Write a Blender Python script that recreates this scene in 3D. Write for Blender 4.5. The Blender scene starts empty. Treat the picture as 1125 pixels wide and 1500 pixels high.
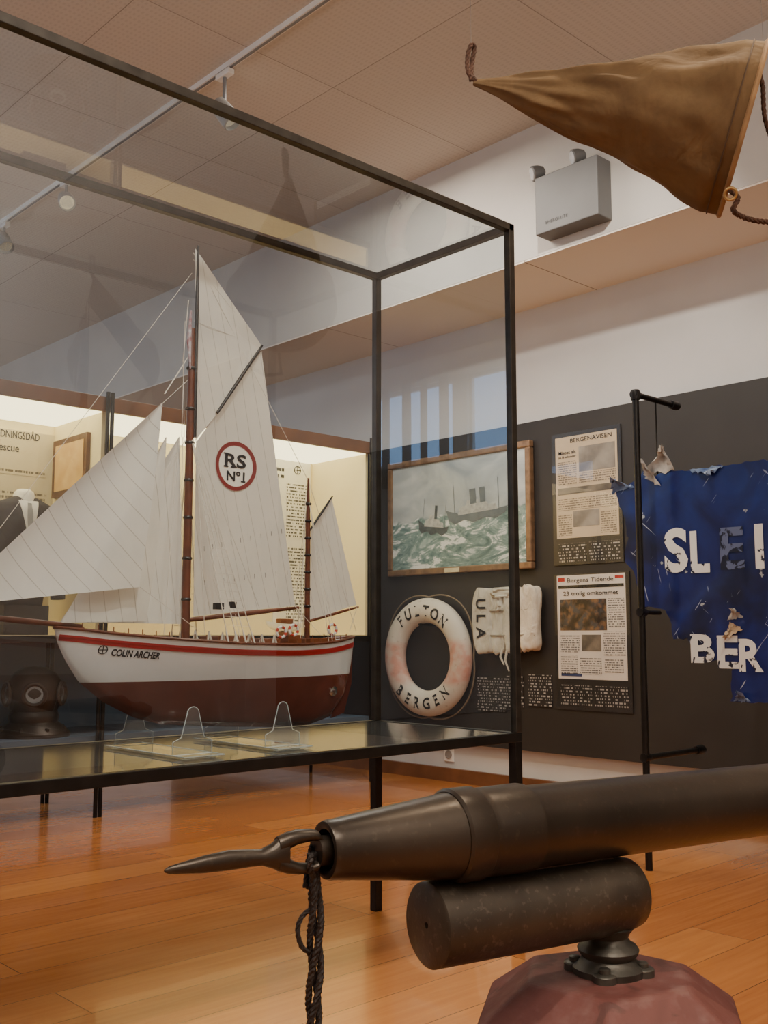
import bpy, bmesh, math, random
from mathutils import Vector, Matrix, noise
from mathutils.bvhtree import BVHTree
random.seed(7)
# ------------------------------------------------------------------ survey of the room (camera station + planes)
F=1515.0; TH=math.atan(180/1515); YAW=math.radians(43.15)
RT=Vector((math.cos(YAW),-math.sin(YAW),0)); FW=Vector((math.sin(YAW),math.cos(YAW),0)); UPV=Vector((0,0,1))
CAM=Vector((0,0,1.0)); cT=math.cos(TH); sT=math.sin(TH)
def ray(x,y):
    u=(x-562.5)/F; v=(750-y)/F
    return RT*u+FW*(cT-v*sT)+UPV*(sT+v*cT)
def onX(x,y,X):
    r=ray(x,y); return CAM+r*(X/r.x)
def onY(x,y,Y):
    r=ray(x,y); return CAM+r*(Y/r.y)
def onZ(x,y,Z):
    r=ray(x,y); return CAM+r*((Z-1.0)/r.z)
def atT(x,y,t): return CAM+ray(x,y)*t
def V(*a): return Vector(a)
# ------------------------------------------------------------------ materials
def lin(c):
    def f(v):
        v/=255.0
        return v/12.92 if v<=0.04045 else ((v+0.055)/1.055)**2.4
    return (f(c[0]),f(c[1]),f(c[2]),1)
class NT:
    def __init__(s,name):
        s.m=bpy.data.materials.new(name); s.m.use_nodes=True
        s.t=s.m.node_tree; s.t.nodes.clear()
        s.out=s.n('ShaderNodeOutputMaterial')
        s.tc=s.n('ShaderNodeTexCoord')
    def n(s,t,**k):
        x=s.t.nodes.new(t)
        for a,b in k.items(): setattr(x,a,b)
        return x
    def l(s,a,b): s.t.links.new(a,b)
    def val(s,sock,v):
        if hasattr(v,'is_linked') or isinstance(v,bpy.types.NodeSocket): s.l(v,sock)
        else: sock.default_value=v
    def math(s,op,a,b=None,c=None,clamp=False):
        x=s.n('ShaderNodeMath',operation=op); x.use_clamp=clamp
        s.val(x.inputs[0],a)
        if b is not None: s.val(x.inputs[1],b)
        if c is not None: s.val(x.inputs[2],c)
        return x.outputs[0]
    def mix(s,f,a,b):
        x=s.n('ShaderNodeMix',data_type='RGBA')
        s.val(x.inputs[0],f); s.val(x.inputs[6],a); s.val(x.inputs[7],b)
        return x.outputs[2]
    def noise(s,scale,detail=3,vec=None,dist=0,rough=.5):
        x=s.n('ShaderNodeTexNoise'); x.inputs['Scale'].default_value=scale
        x.inputs['Detail'].default_value=detail; x.inputs['Distortion'].default_value=dist
        x.inputs['Roughness'].default_value=rough
        s.l(vec if vec else s.tc.outputs['Object'],x.inputs['Vector']); return x.outputs[0]
    def mapv(s,scale=(1,1,1),rot=(0,0,0),loc=(0,0,0),tex=False):
        x=s.n('ShaderNodeMapping'); s.l(s.tc.outputs['Object'],x.inputs[0])
        if tex: x.vector_type='TEXTURE'
        x.inputs['Scale'].default_value=scale; x.inputs['Rotation'].default_value=rot; x.inputs['Location'].default_value=loc
        return x.outputs[0]
    def sep(s):
        x=s.n('ShaderNodeSeparateXYZ'); s.l(s.tc.outputs['Object'],x.inputs[0]); return x.outputs
    def ramp(s,f,lo,hi):
        x=s.n('ShaderNodeMapRange'); s.val(x.inputs[0],f); x.inputs[1].default_value=lo; x.inputs[2].default_value=hi
        return x.outputs[0]
    def bsdf(s,col,rough=.5,metal=0,bump=None,bstr=.2,spec=.5,coat=0,bdist=.01):
        b=s.n('ShaderNodeBsdfPrincipled')
        s.val(b.inputs['Base Color'],col); s.val(b.inputs['Roughness'],rough); s.val(b.inputs['Metallic'],metal)
        b.inputs['Specular IOR Level'].default_value=spec
        b.inputs['Coat Weight'].default_value=coat
        if bump is not None:
            bn=s.n('ShaderNodeBump'); bn.inputs['Strength'].default_value=bstr; bn.inputs['Distance'].default_value=bdist
            s.l(bump,bn.inputs['Height']); s.l(bn.outputs[0],b.inputs['Normal'])
        s.l(b.outputs[0],s.out.inputs[0]); return b
def M(name,c,rough=.5,metal=0,ns=8,na=.12,bump=0,bs=60,coat=0,c2=None,spec=.5):
    t=NT(name); a=lin(c)
    if c2 is None:
        lo=tuple(x*(1-na) for x in a[:3])+(1,); hi=tuple(min(1,x*(1+na)) for x in a[:3])+(1,)
    else: lo=a; hi=lin(c2)
    f=t.ramp(t.noise(ns,4),.3,.7)
    t.bsdf(t.mix(f,lo,hi),rough,metal,t.noise(bs,3) if bump else None,bump,coat=coat,spec=spec)
    return t.m
def glassmat(name,tint=(.97,.985,.98),base=.075,rough=0.0,mult=.9,pw=4.2,milk=0):
    t=NT(name)
    lw=t.n('ShaderNodeLayerWeight'); lw.inputs[0].default_value=.5
    f=t.math('MULTIPLY_ADD',t.math('POWER',lw.outputs['Facing'],pw),mult,base,clamp=True)
    tr=t.n('ShaderNodeBsdfTransparent'); tr.inputs[0].default_value=tint+(1,)
    src=tr.outputs[0]
    if milk:
        df=t.n('ShaderNodeBsdfDiffuse'); df.inputs[0].default_value=(.8,.85,.85,1)
        m0=t.n('ShaderNodeMixShader'); m0.inputs[0].default_value=milk; t.l(src,m0.inputs[1]); t.l(df.outputs[0],m0.inputs[2]); src=m0.outputs[0]
    gl=t.n('ShaderNodeBsdfGlossy'); gl.inputs['Roughness'].default_value=rough
    mx=t.n('ShaderNodeMixShader'); t.l(f,mx.inputs[0]); t.l(src,mx.inputs[1]); t.l(gl.outputs[0],mx.inputs[2])
    t.l(mx.outputs[0],t.out.inputs[0]); return t.m
def microtext(name,bg,ink,axis,pitch=.018,ws=60,dens=.45,rough=.5):
    t=NT(name); s=t.sep(); a=s[axis]; z=s[2]
    q=t.math('DIVIDE',z,pitch); line=t.math('LESS_THAN',t.math('FRACT',t.math('ADD',q,100.0)),.5)
    cx=t.n('ShaderNodeCombineXYZ'); t.l(t.math('MULTIPLY',a,ws),cx.inputs[0]); t.l(t.math('MULTIPLY',t.math('FLOOR',q),7.31),cx.inputs[1])
    nz=t.n('ShaderNodeTexNoise'); nz.inputs['Scale'].default_value=1; nz.inputs['Detail'].default_value=2; t.l(cx.outputs[0],nz.inputs['Vector'])
    w=t.math('GREATER_THAN',nz.outputs[0],dens)
    t.bsdf(t.mix(t.math('MULTIPLY',line,w),lin(bg),lin(ink)),rough); return t.m
def emit(name,c,st):
    t=NT(name); e=t.n('ShaderNodeEmission'); e.inputs[0].default_value=lin(c); e.inputs[1].default_value=st
    t.l(e.outputs[0],t.out.inputs[0]); return t.m
# ------------------------------------------------------------------ mesh building
WL={}
class MB:
    def __init__(s): s.v=[]; s.f=[]; s.mi=[]
    def add(s,vs,fs,mi=0):
        o=len(s.v); s.v+= [Vector(p) for p in vs]; s.f+=[tuple(i+o for i in f) for f in fs]; s.mi+=[mi]*len(fs); return s
    def box(s,a,b,mi=0):
        x0,y0,z0=[min(a[i],b[i]) for i in range(3)]; x1,y1,z1=[max(a[i],b[i]) for i in range(3)]
        return s.add([(x0,y0,z0),(x1,y0,z0),(x1,y1,z0),(x0,y1,z0),(x0,y0,z1),(x1,y0,z1),(x1,y1,z1),(x0,y1,z1)],
          [(0,3,2,1),(4,5,6,7),(0,1,5,4),(1,2,6,5),(2,3,7,6),(3,0,4,7)],mi)
    def tube(s,pts,r,seg=8,closed=False,mi=0,cap=True):
        pts=[Vector(p) for p in pts]; n=len(pts); rr=r if isinstance(r,(list,tuple)) else [r]*n
        T=[]
        for i in range(n):
            if closed: d=pts[(i+1)%n]-pts[i-1]
            else: d=pts[min(i+1,n-1)]-pts[max(i-1,0)]
            T.append(d.normalized())
        a=T[0].orthogonal().normalized(); vs=[]
        for i in range(n):
            a=(a-T[i]*a.dot(T[i])).normalized(); b=T[i].cross(a)
            for k in range(seg):
                g=2*math.pi*k/seg; vs.append(pts[i]+(a*math.cos(g)+b*math.sin(g))*rr[i])
        fs=[]
        for i in range(n if closed else n-1):
            j=(i+1)%n
            for k in range(seg):
                l=(k+1)%seg; fs.append((i*seg+k,i*seg+l,j*seg+l,j*seg+k))
        if not closed and cap:
            fs.append(tuple(range(seg-1,-1,-1))); fs.append(tuple((n-1)*seg+k for k in range(seg)))
        return s.add(vs,fs,mi)
    def lathe(s,p0,d,prof,seg=32,mi=0,flat=1.0,upv=None):
        p0=Vector(p0); d=Vector(d).normalized(); a=(Vector(upv) if upv is not None else d.orthogonal()).normalized(); a=(a-d*a.dot(d)).normalized(); b=d.cross(a)
        vs=[];fs=[];n=len(prof)
        for (q,r) in prof:
            for k in range(seg):
                g=2*math.pi*k/seg; vs.append(p0+d*q+(a*math.cos(g)+b*math.sin(g)*flat)*max(r,1e-5))
        for i in range(n-1):
            for k in range(seg):
                l=(k+1)%seg; fs.append((i*seg+k,i*seg+l,(i+1)*seg+l,(i+1)*seg+k))
        if prof[0][1]>1e-4: fs.append(tuple(range(seg-1,-1,-1)))
        if prof[-1][1]>1e-4: fs.append(tuple((n-1)*seg+k for k in range(seg)))
        return s.add(vs,fs,mi)
    def prism(s,pts,off,mi=0):
        pts=[Vector(p) for p in pts]; n=len(pts); off=Vector(off)
        vs=pts+[p+off for p in pts]
        fs=[tuple(range(n)),tuple(range(2*n-1,n-1,-1))]+[(i,i+n,(i+1)%n+n,(i+1)%n) for i in range(n)]
        return s.add(vs,fs,mi)
    def grid(s,fn,nu,nv,mi=0,wrapu=False):
        vs=[fn(i/nu,j/nv) for j in range(nv+1) for i in range(nu+(0 if wrapu else 1))]
        w=nu if wrapu else nu+1; fs=[]
        for j in range(nv):
            for i in range(nu):
                i2=(i+1)%w if wrapu else i+1
                fs.append((j*w+i,j*w+i2,(j+1)*w+i2,(j+1)*w+i))
        return s.add(vs,fs,mi)
    def obj(s,name,mats,parent=None,smooth=False,bevel=0,label=None,cat=None,kind=None,group=None,recalc=True,subd=0,origin=None,weld=False):
        if not isinstance(mats,(list,tuple)): mats=[mats]
        lo=Vector([min(p[i] for p in s.v) for i in range(3)]); hi=Vector([max(p[i] for p in s.v) for i in range(3)])
        c=(lo+hi)/2 if origin is None else Vector(origin)
        me=bpy.data.meshes.new(name); me.from_pydata([p-c for p in s.v],[],s.f)
        for m in mats: me.materials.append(m)
        for p,i in zip(me.polygons,s.mi): p.material_index=i
        if recalc or weld:
            bm=bmesh.new(); bm.from_mesh(me)
            if weld: bmesh.ops.remove_doubles(bm,verts=bm.verts,dist=1e-5)
            if recalc: bmesh.ops.recalc_face_normals(bm,faces=bm.faces)
            bm.to_mesh(me); bm.free()
        if smooth:
            me.polygons.foreach_set('use_smooth',[True]*len(me.polygons)); me.set_sharp_from_angle(angle=math.radians(38))
        me.update()
        o=bpy.data.objects.new(name,me); bpy.context.scene.collection.objects.link(o)
        o.location=c; WL[o.name]=c.copy()
        if parent is not None:
            o.parent=parent; o.matrix_parent_inverse=Matrix.Translation(WL[parent.name]).inverted()
        if bevel:
            b=o.modifiers.new('bevel','BEVEL'); b.width=bevel; b.segments=2; b.limit_method='ANGLE'
        tag(o,label,cat,kind,group); return o
    def bvh(s): return BVHTree.FromPolygons(s.v,s.f)
def tag(o,label=None,cat=None,kind=None,group=None):
    if label: o['label']=label
    if cat: o['category']=cat
    if kind: o['kind']=kind
    if group: o['group']=group
def empty(name,loc,label,cat,group=None):
    e=bpy.data.objects.new(name,None); e.empty_display_size=.05; bpy.context.scene.collection.objects.link(e)
    e.location=loc; WL[e.name]=Vector(loc); tag(e,label,cat,None,group); return e
def box(name,a,b,mat,parent=None,**k): return MB().box(a,b).obj(name,mat,parent,**k)
def textgeo(body,size,bold=0,sx=1,ext=0,shear=0):
    cu=bpy.data.curves.new('t','FONT'); cu.body=body; cu.size=size; cu.offset=bold*size; cu.align_x='CENTER'; cu.align_y='CENTER'; cu.shear=shear
    cu.resolution_u=3
    o=bpy.data.objects.new('t',cu); bpy.context.scene.collection.objects.link(o)
    dg=bpy.context.evaluated_depsgraph_get(); me=bpy.data.meshes.new_from_object(o.evaluated_get(dg))
    vs=[Vector((v.co.x*sx,v.co.y,0)) for v in me.vertices]; fs=[tuple(p.vertices) for p in me.polygons]
    bpy.data.objects.remove(o); bpy.data.meshes.remove(me)
    if vs:
        cx=(min(v.x for v in vs)+max(v.x for v in vs))/2; cy=(min(v.y for v in vs)+max(v.y for v in vs))/2
        vs=[Vector((v.x-cx,v.y-cy,0)) for v in vs]
    return vs,fs
def text(name,body,size,o,u,v,mat,parent,bold=0,sx=1,shear=0,fit=None,drape=None,extra=None):
    vs,fs=textgeo(body,size,bold,sx,shear=shear)
    if fit:
        w=max(p.x for p in vs)-min(p.x for p in vs); h=max(p.y for p in vs)-min(p.y for p in vs)
        vs=[Vector((p.x*fit[0]/w,p.y*(fit[1]/h if fit[1] else fit[0]/w),0)) for p in vs]
    if extra:
        for (cx,cy,w,h) in extra:
            k=len(vs); vs+=[Vector((cx-w,cy-h,0)),Vector((cx+w,cy-h,0)),Vector((cx+w,cy+h,0)),Vector((cx-w,cy+h,0))]; fs.append((k,k+1,k+2,k+3))
    u=Vector(u);v=Vector(v);o=Vector(o)
    pts=[o+u*p.x+v*p.y for p in vs]
    if drape: pts=[drape(p) for p in pts]
    m=MB(); m.add(pts,fs); return m.obj(name,mat,parent,recalc=False)
WU=V(0,-1,0); CU=V(1,0,0); ZZ=V(0,0,1)
# ------------------------------------------------------------------ material library
m_wall=M('wall_paint',(204,203,201),.7,ns=3,na=.03,bump=.04,bs=200)
m_panel=M('charcoal_panel',(44,41,39),.55,ns=3,na=.15,bump=.03)
m_frame=M('dark_bronze_metal',(66,61,55),.36,.7,ns=20,na=.25)
m_blackpipe=M('black_pipe',(30,28,27),.4,.5,ns=30,na=.3,bump=.1)
m_glass=glassmat('case_glass',(.885,.925,.94),.085,0,1.35,3.9)
m_glass2=glassmat('showcase_glass',(.98,.98,.97),.03)
m_acr=glassmat('acrylic',(.96,.975,.975),.10,milk=.035)
m_wood=M('brown_wood',(112,72,44),.4,ns=6,na=.25)
m_cream=M('cream_board',(242,228,184),.7,ns=2,na=.04)
m_bluepanel=M('blue_grey_board',(90,106,124),.6,ns=2,na=.08)
m_black=M('black_paint',(22,22,23),.5,ns=20,na=.3)
m_white=M('white_paint',(230,228,222),.4,ns=10,na=.04)
m_grey=M('grey_plastic',(122,124,126),.5,ns=10,na=.05)
m_ink=M('dark_ink',(30,28,30),.6)
def floor_mat():
    t=NT('parquet_floor')
    mp=t.mapv((1,1,1))
    br=t.n('ShaderNodeTexBrick'); t.l(mp,br.inputs['Vector'])
    br.inputs['Scale'].default_value=1; br.inputs['Brick Width'].default_value=1.9; br.inputs['Row Height'].default_value=.22
    br.inputs['Mortar Size'].default_value=.0014; br.inputs['Mortar Smooth'].default_value=.2; br.offset=.37; br.inputs['Bias'].default_value=0
    br.inputs['Color1'].default_value=lin((202,136,74)); br.inputs['Color2'].default_value=lin((168,100,50)); br.inputs['Mortar'].default_value=lin((90,50,28))
    g=t.noise(3,5,t.mapv((1.0,14,1)),.6)
    c=t.mix(t.ramp(g,.3,.75),lin((198,130,70)),lin((158,92,44)))
    c2=t.mix(.45,br.outputs[0],c)
    mm=t.math('MULTIPLY',br.outputs['Fac'],.6)
    c3=t.mix(mm,c2,lin((76,42,20)))
    rg=t.math('MULTIPLY_ADD',t.noise(5,3),.14,.16)
    t.bsdf(c3,rg,0,br.outputs['Fac'],-.1,spec=.6,coat=.3)
    return t.m
def ceil_mat():
    t=NT('ceiling_tiles'); s=t.sep()
    br=t.n('ShaderNodeTexBrick'); t.l(t.mapv((1,1,1),loc=(.35,.2,0)),br.inputs['Vector'])
    br.offset=0; br.inputs['Scale'].default_value=1; br.inputs['Brick Width'].default_value=1.2; br.inputs['Row Height'].default_value=1.2
    br.inputs['Mortar Size'].default_value=.003; br.inputs['Color1'].default_value=lin((198,192,184)); br.inputs['Color2'].default_value=lin((192,186,178)); br.inputs['Mortar'].default_value=lin((150,142,134))
    gx=t.math('LESS_THAN',t.math('FRACT',t.math('MULTIPLY',t.math('ADD',s[0],50.0),42)),.5)
    gy=t.math('LESS_THAN',t.math('FRACT',t.math('MULTIPLY',t.math('ADD',s[1],50.0),26)),.5)
    h=t.math('MULTIPLY',gx,gy)
    c=t.mix(t.math('MULTIPLY',h,.14),br.outputs[0],lin((120,112,102)))
    t.bsdf(c,.8); return t.m
# ------------------------------------------------------------------ room
WX=5.32; X0=-2.5; Y0=-3.0; Y1=14.0; ZC=3.98
box('floor',(X0,Y0,-.1),(WX,Y1,0),floor_mat(),kind='structure',label='glossy orange-brown plank floor')
box('ceiling',(X0,Y0,ZC),(WX,Y1,ZC+.1),ceil_mat(),kind='structure',label='beige perforated acoustic tile ceiling')
box('wall_right',(WX,Y0,0),(WX+.15,Y1,ZC),m_wall,kind='structure',label='white painted gallery wall')
box('wall_back',(X0,Y1,0),(WX,Y1+.15,ZC),m_wall,kind='structure',label='white painted end wall')
box('wall_front',(X0,Y0-.15,0),(WX,Y0,ZC),m_wall,kind='structure',label='white painted wall behind the visitor')
wz0,wz1=2.85,3.7
wins=[(6.2,7.1),(7.3,8.75),(9.2,10.4),(3.8,4.8)]
mb=MB(); xw=X0
mb.box((xw-.15,Y0,0),(xw,Y1,wz0)); mb.box((xw-.15,Y0,wz1),(xw,Y1,ZC))
ys=[Y0]+[q for w in sorted(wins) for q in w]+[Y1]
for i in range(0,len(ys),2): mb.box((xw-.15,ys[i],wz0),(xw,ys[i+1],wz1))
mb.obj('wall_left',m_wall,kind='structure',label='white wall with high windows')
m_sky=emit('dusk_sky_pane',(140,180,228),6.5)
for i,(a,b) in enumerate(sorted(wins)):
    w=MB(); 
    for (p,q) in (((a,wz0),(a+.04,wz1)),((b-.04,wz0),(b,wz1)),((a,wz0),(b,wz0+.04)),((a,wz1-.04),(b,wz1))):
        w.box((xw-.1,p[0],p[1]),(xw-.04,q[0],q[1]))
    wo=w.obj('window_%d'%(i+1),m_white,kind='structure',label='high window with white frame and blue evening sky')
    MB().box((xw-.09,a+.04,wz0+.04),(xw-.08,b-.04,wz1-.04)).obj('window_pane',m_sky,wo)
m_cur=M('sheer_curtain',(110,118,132),.8,ns=5,na=.2)
for (a,b) in ((6.2,6.42),(7.3,7.42),(7.62,7.70),(7.86,7.98),(8.2,8.3)):
    MB().grid(lambda u,v:V(xw+.06+.025*math.sin(u*20),a+(b-a)*u,2.6+1.15*v),30,2).obj('curtain',m_cur,smooth=True,
        label='grey-blue pleated curtain strip before a high window',cat='curtain',group='window curtains')
box('trim_1',(4.60,Y0,3.18),(WX,Y1,ZC),M('bulkhead_paint',(194,190,184),.7,ns=3,na=.04),kind='structure',label='boxed white ceiling bulkhead with beige underside')
t=NT('soffit_paint'); s=t.sep(); sm_=t.math('LESS_THAN',t.math('FRACT',t.math('DIVIDE',t.math('ADD',s[1],50.4),1.8)),.004)
t.bsdf(t.mix(sm_,lin((234,226,214)),lin((150,130,110))),.75)
box('trim_2',(4.602,Y0,3.17),(WX,Y1,3.18),t.m,kind='structure',label='beige soffit board')
box('trim_3',(WX-.05,-2.5,.265),(WX,8.5,2.39),m_panel,kind='structure',label='charcoal wall panel behind the exhibits')
box('baseboard_right',(WX-.03,Y0,0),(WX,Y1,.09),m_wood,kind='structure',label='brown wooden baseboard')
# ------------------------------------------------------------------ lighting track + spots
tr=empty('lighting_track',(2.9,6,3.95),'white ceiling track for spotlights','lighting track')
box('track_rail',(2.885,-2,3.95),(2.915,13,3.98),m_white,tr)
box('track_slot',(2.893,-2,3.946),(2.907,13,3.951),m_grey,tr)
m_lens=emit('lamp_lens_glow',(255,225,180),.9); m_lamp=M('lamp_grey',(150,150,148),.4)
def spot(px,py,drop,aim):
    p=onZ(px,py,3.93); Yp=p.y; top=V(2.9,Yp,3.942)
    c=V(2.9,Yp,3.942-drop)
    d=(Vector(aim)-c).normalized()
    e=empty('track_spotlight',top,'small grey cylindrical spotlight clipped to the ceiling track','spotlight','ceiling track spotlights')
    MB().box(top-V(.02,.06,.03),top+V(.02,.06,0)).obj('track_adapter',m_white,e,bevel=.004)
    MB().tube([top-V(0,0,.03),c+V(0,0,.02)],.010).obj('stem',m_grey,e,smooth=True)
    s=c-d*.07
    MB().lathe(s,d,[(0,.02),(.01,.045),(.05,.05),(.15,.055),(.155,.05),(.13,.045)],24).obj('lamp_head',m_lamp,e,smooth=True)
    MB().lathe(s+d*.128,d,[(0,.044),(.002,.044)],24).obj('lamp_lens',m_lens,e)
spot(325,107,.22,(4.2,2.6,1.0)); spot(92,266,.13,(1.8,2.6,1.2)); spot(2,329,.13,(3,5,1.2))
# ------------------------------------------------------------------ glass display case
CX0,CX1,CY0,CY1=.55,2.68,2.20,2.90; CZ0,CZ1=.684,2.41
ca=empty('display_case',(1.6,2.55,0),'tall glass display case with dark metal frame on thin legs','display case')
b=.026
for (x,y) in ((CX1,CY0),(CX1,CY1),(CX0,CY0),(CX0,CY1)):
    sx=-1 if x==CX1 else 1; sy=1 if y==CY0 else -1
    box('corner_post',(x,y,CZ0),(x+sx*b,y+sy*b,CZ1),m_frame,ca,bevel=.002)
    box('leg',(x,y,0),(x+sx*.032,y+sy*.032,CZ0-.030),m_blackpipe,ca,bevel=.002)
for z0,z1,nm,mt_ in ((CZ1-.026,CZ1,'top_rail',m_frame),(CZ0-.030,CZ0,'bottom_rail',M('rail_dark',(40,38,36),.35,.6,ns=20,na=.25))):
    for y in (CY0,CY1-b): box(nm,(CX0,y,z0),(CX1,y+b,z1),mt_,ca,bevel=.002)
    for x in (CX0,CX1-b): box(nm,(x,CY0+b,z0),(x+b,CY1-b,z1),mt_,ca,bevel=.002)
m_shelf=M('grey_glossy_base',(66,66,65),.07,ns=4,na=.1,spec=.25)
box('case_floor',(CX0+b,CY0+b,CZ0-.020),(CX1-b,CY1-b,CZ0-.002),m_shelf,ca)
def pane(vs): MB().add(vs,[(0,1,2,3)]).obj('glass_pane',m_glass,ca,recalc=False)
g=.013
pane([(CX0,CY0+g,CZ0),(CX1,CY0+g,CZ0),(CX1,CY0+g,CZ1-.01),(CX0,CY0+g,CZ1-.01)])
pane([(CX0,CY1-g,CZ0),(CX1,CY1-g,CZ0),(CX1,CY1-g,CZ1-.01),(CX0,CY1-g,CZ1-.01)])
pane([(CX1-g,CY0,CZ0),(CX1-g,CY1,CZ0),(CX1-g,CY1,CZ1-.01),(CX1-g,CY0,CZ1-.01)])
pane([(CX0+g,CY0,CZ0),(CX0+g,CY1,CZ0),(CX0+g,CY1,CZ1-.01),(CX0+g,CY0,CZ1-.01)])
pane([(CX0,CY0,CZ1-.008),(CX1,CY0,CZ1-.008),(CX1,CY1,CZ1-.008),(CX0,CY1,CZ1-.008)])
# ------------------------------------------------------------------ ship model
YS=2.55
def S(x,y,dy=0): return onY(x,y,YS+dy)
m_spar=M('varnished_spar',(100,52,32),.35,ns=30,na=.3)
m_sparb=M('black_spar',(40,34,32),.4,ns=30,na=.2)
m_rope=M('rigging_cord',(216,208,194),.8)
m_roped=M('tarred_cord',(70,60,52),.8)
m_red=M('red_paint',(178,34,38),.35,ns=10,na=.08)
def sailmat(name,ang,w,col=(226,222,210)):
    t=NT(name); s=t.sep()
    q=t.math('ADD',t.math('MULTIPLY',s[0],math.cos(ang)/w),t.math('MULTIPLY',s[2],math.sin(ang)/w))
    seam=t.math('LESS_THAN',t.math('FRACT',t.math('ADD',q,100.0)),.045)
    f=t.ramp(t.noise(9,3),.3,.7)
    c=t.mix(f,lin(col),lin((min(255,col[0]+8),min(255,col[1]+6),min(255,col[2]+4))))
    c=t.mix(t.math('MULTIPLY',seam,.5),c,lin((160,150,134)))
    d=t.n('ShaderNodeBsdfDiffuse'); t.l(c,d.inputs[0]); tl=t.n('ShaderNodeBsdfTranslucent'); t.l(c,tl.inputs[0])
    bn=t.n('ShaderNodeBump'); bn.inputs['Strength'].default_value=.5; bn.inputs['Distance'].default_value=.01
    t.l(t.noise(22,4,t.mapv((1,1,.35),(0,.4,0))),bn.inputs['Height']); t.l(bn.outputs[0],d.inputs['Normal'])
    mx=t.n('ShaderNodeMixShader'); mx.inputs[0].default_value=.38; t.l(d.outputs[0],mx.inputs[1]); t.l(tl.outputs[0],mx.inputs[2]); t.l(mx.outputs[0],t.out.inputs[0]); return t.m
ship=empty('model_sailing_ship',(1.75,YS,.74),'white and dark red model ketch with cream sails','model ship')
keel_px=[(80,921),(86,945),(96,968),(115,999),(150,1028),(195,1051),(235,1061),(300,1064),(400,1065),(450,1062),(482,1050),(500,1025),(509,995),(514,965),(517,934)]
keel=[S(x,y) for x,y in keel_px]; kx=[(p.x,p.z) for p in keel]
xb,xs=kx[0][0],kx[-1][0]
def lerpt(tab,x):
    if x<=tab[0][0]: return tab[0][1]
    for i in range(len(tab)-1):
        if x<=tab[i+1][0]:
            f=(x-tab[i][0])/(tab[i+1][0]-tab[i][0]); return tab[i][1]*(1-f)+tab[i+1][1]*f
    return tab[-1][1]
def smt(tab,x,w=.018): return (lerpt(tab,x-w)+lerpt(tab,x+w)+2*lerpt(tab,x))/4
sh=[(xb,1.018),(xb+.12*(xs-xb),1.000),(xb+.3*(xs-xb),.984),(xb+.5*(xs-xb),.972),(xb+.7*(xs-xb),.968),(xb+.86*(xs-xb),.975),(xs,.994)]
def zsheer(x): return smt(sh,x,.05)
def zkeel(x): return min(lerpt(kx,x),zsheer(x)-.0005)
def hb(x):
    s=(x-xb)/(xs-xb); s=min(max(s,0),1); return .152*max(0,(math.sin(math.pi*s**.93)))**.62
def hully(x,w):
    return hb(x)*(0.10*min(1,w*12)+0.90*(w**.70)*(1.0-.03*w)) if w<1 else hb(x)*.973
def hullpt(s,w,sd): 
    x=xb+(xs-xb)*(.5-.5*math.cos(math.pi*s)); zk=zkeel(x); z=zk+(zsheer(x)-zk)*w
    return V(x,YS+sd*hully(x,w),z)
hm=MB(); NS,NW=90,26
hm.grid(lambda s,w:hullpt(s,w,-1),NS,NW); hm.grid(lambda s,w:hullpt(s,w,1),NS,NW)
hbvh=hm.bvh()
lo=min(p.z for p in hm.v); hi=max(p.z for p in hm.v); cz=(lo+hi)/2
t=NT('hull_paint'); s=t.sep(); up=t.math('GREATER_THAN',s[2],.876-cz)
nz=t.ramp(t.noise(12,4),.3,.7)
t.bsdf(t.mix(up,t.mix(nz,lin((100,48,34)),lin((116,58,42))),t.mix(nz,lin((228,228,226)),lin((236,236,234)))),.2,coat=.5)
hull=hm.obj('hull',t.m,ship,smooth=True,weld=True)
def drapeY(off,bv):
    def f(p):
        h=bv.ray_cast(V(p.x,1.9,p.z),V(0,1,0))
        return V(p.x,(h[0].y if h[0] else p.y)-off,p.z)
    return f
def strip(w0d,w1d,sd,off,name,mat):
    m=MB()
    def f(s,v):
        x=xb+.008+(xs-xb-.012)*(.5-.5*math.cos(math.pi*s)); d=w0d+(w1d-w0d)*v; zk=zkeel(x); H=zsheer(x)-zk
        w=max(.05,1-d/max(H,.001)); y=hully(x,min(w,.999))+off
        return V(x,YS+sd*y,zsheer(x)-d)
    m.grid(f,70,2); return m.obj(name,mat,ship,smooth=True)
for sd in (-1,1):
    strip(.014,.030,sd,.0022,'red_strake',m_red)
    m=MB(); pts=[hullpt(i/60,1,sd)+V(0,0,.003) for i in range(61)]
    m.tube(pts,.0045,6); m.obj('cap_rail',m_spar,ship,smooth=True)
deck=MB(); deck.grid(lambda s,v:V(hullpt(s,1,1).x,YS+(2*v-1)*hb(hullpt(s,1,1).x)*.95,hullpt(s,1,1).z-.02),50,6)
deck.obj('deck',M('deck_planks',(150,110,70),.5,ns=30,na=.2),ship,smooth=True)
MB().prism([S(500,950,0),S(517,950,0),S(515,1000,0),S(504,1044,0),S(486,1052,0)],V(0,.008,0)).obj('rudder',M('rudder_red',(78,38,30),.3),ship,bevel=.001)
MB().lathe(S(487,1012,-.04),V(0,-1,0),[(-.02,.008),(.0,.012),(.004,.017),(.006,.006),(.014,.004)],12).obj('propeller',M('chrome',(200,200,200),.2,1),ship,smooth=True)
def hullhit(x,y):
    h=hbvh.ray_cast(CAM,ray(x,y).normalized()); return h[0]
a=hullhit(163,955.5); bb=hullhit(234,961)
mid=(a+bb)/2; du=V(bb.x-a.x,0,bb.z-a.z)
text('ship_name_lettering','COLIN ARCHER',.03,mid,du.normalized(),ZZ,m_ink,ship,bold=.035,fit=(du.length,.019),shear=.12,drape=drapeY(.0012,hbvh))
c=hullhit(150.5,952); m=MB()
R=.0115
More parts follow.
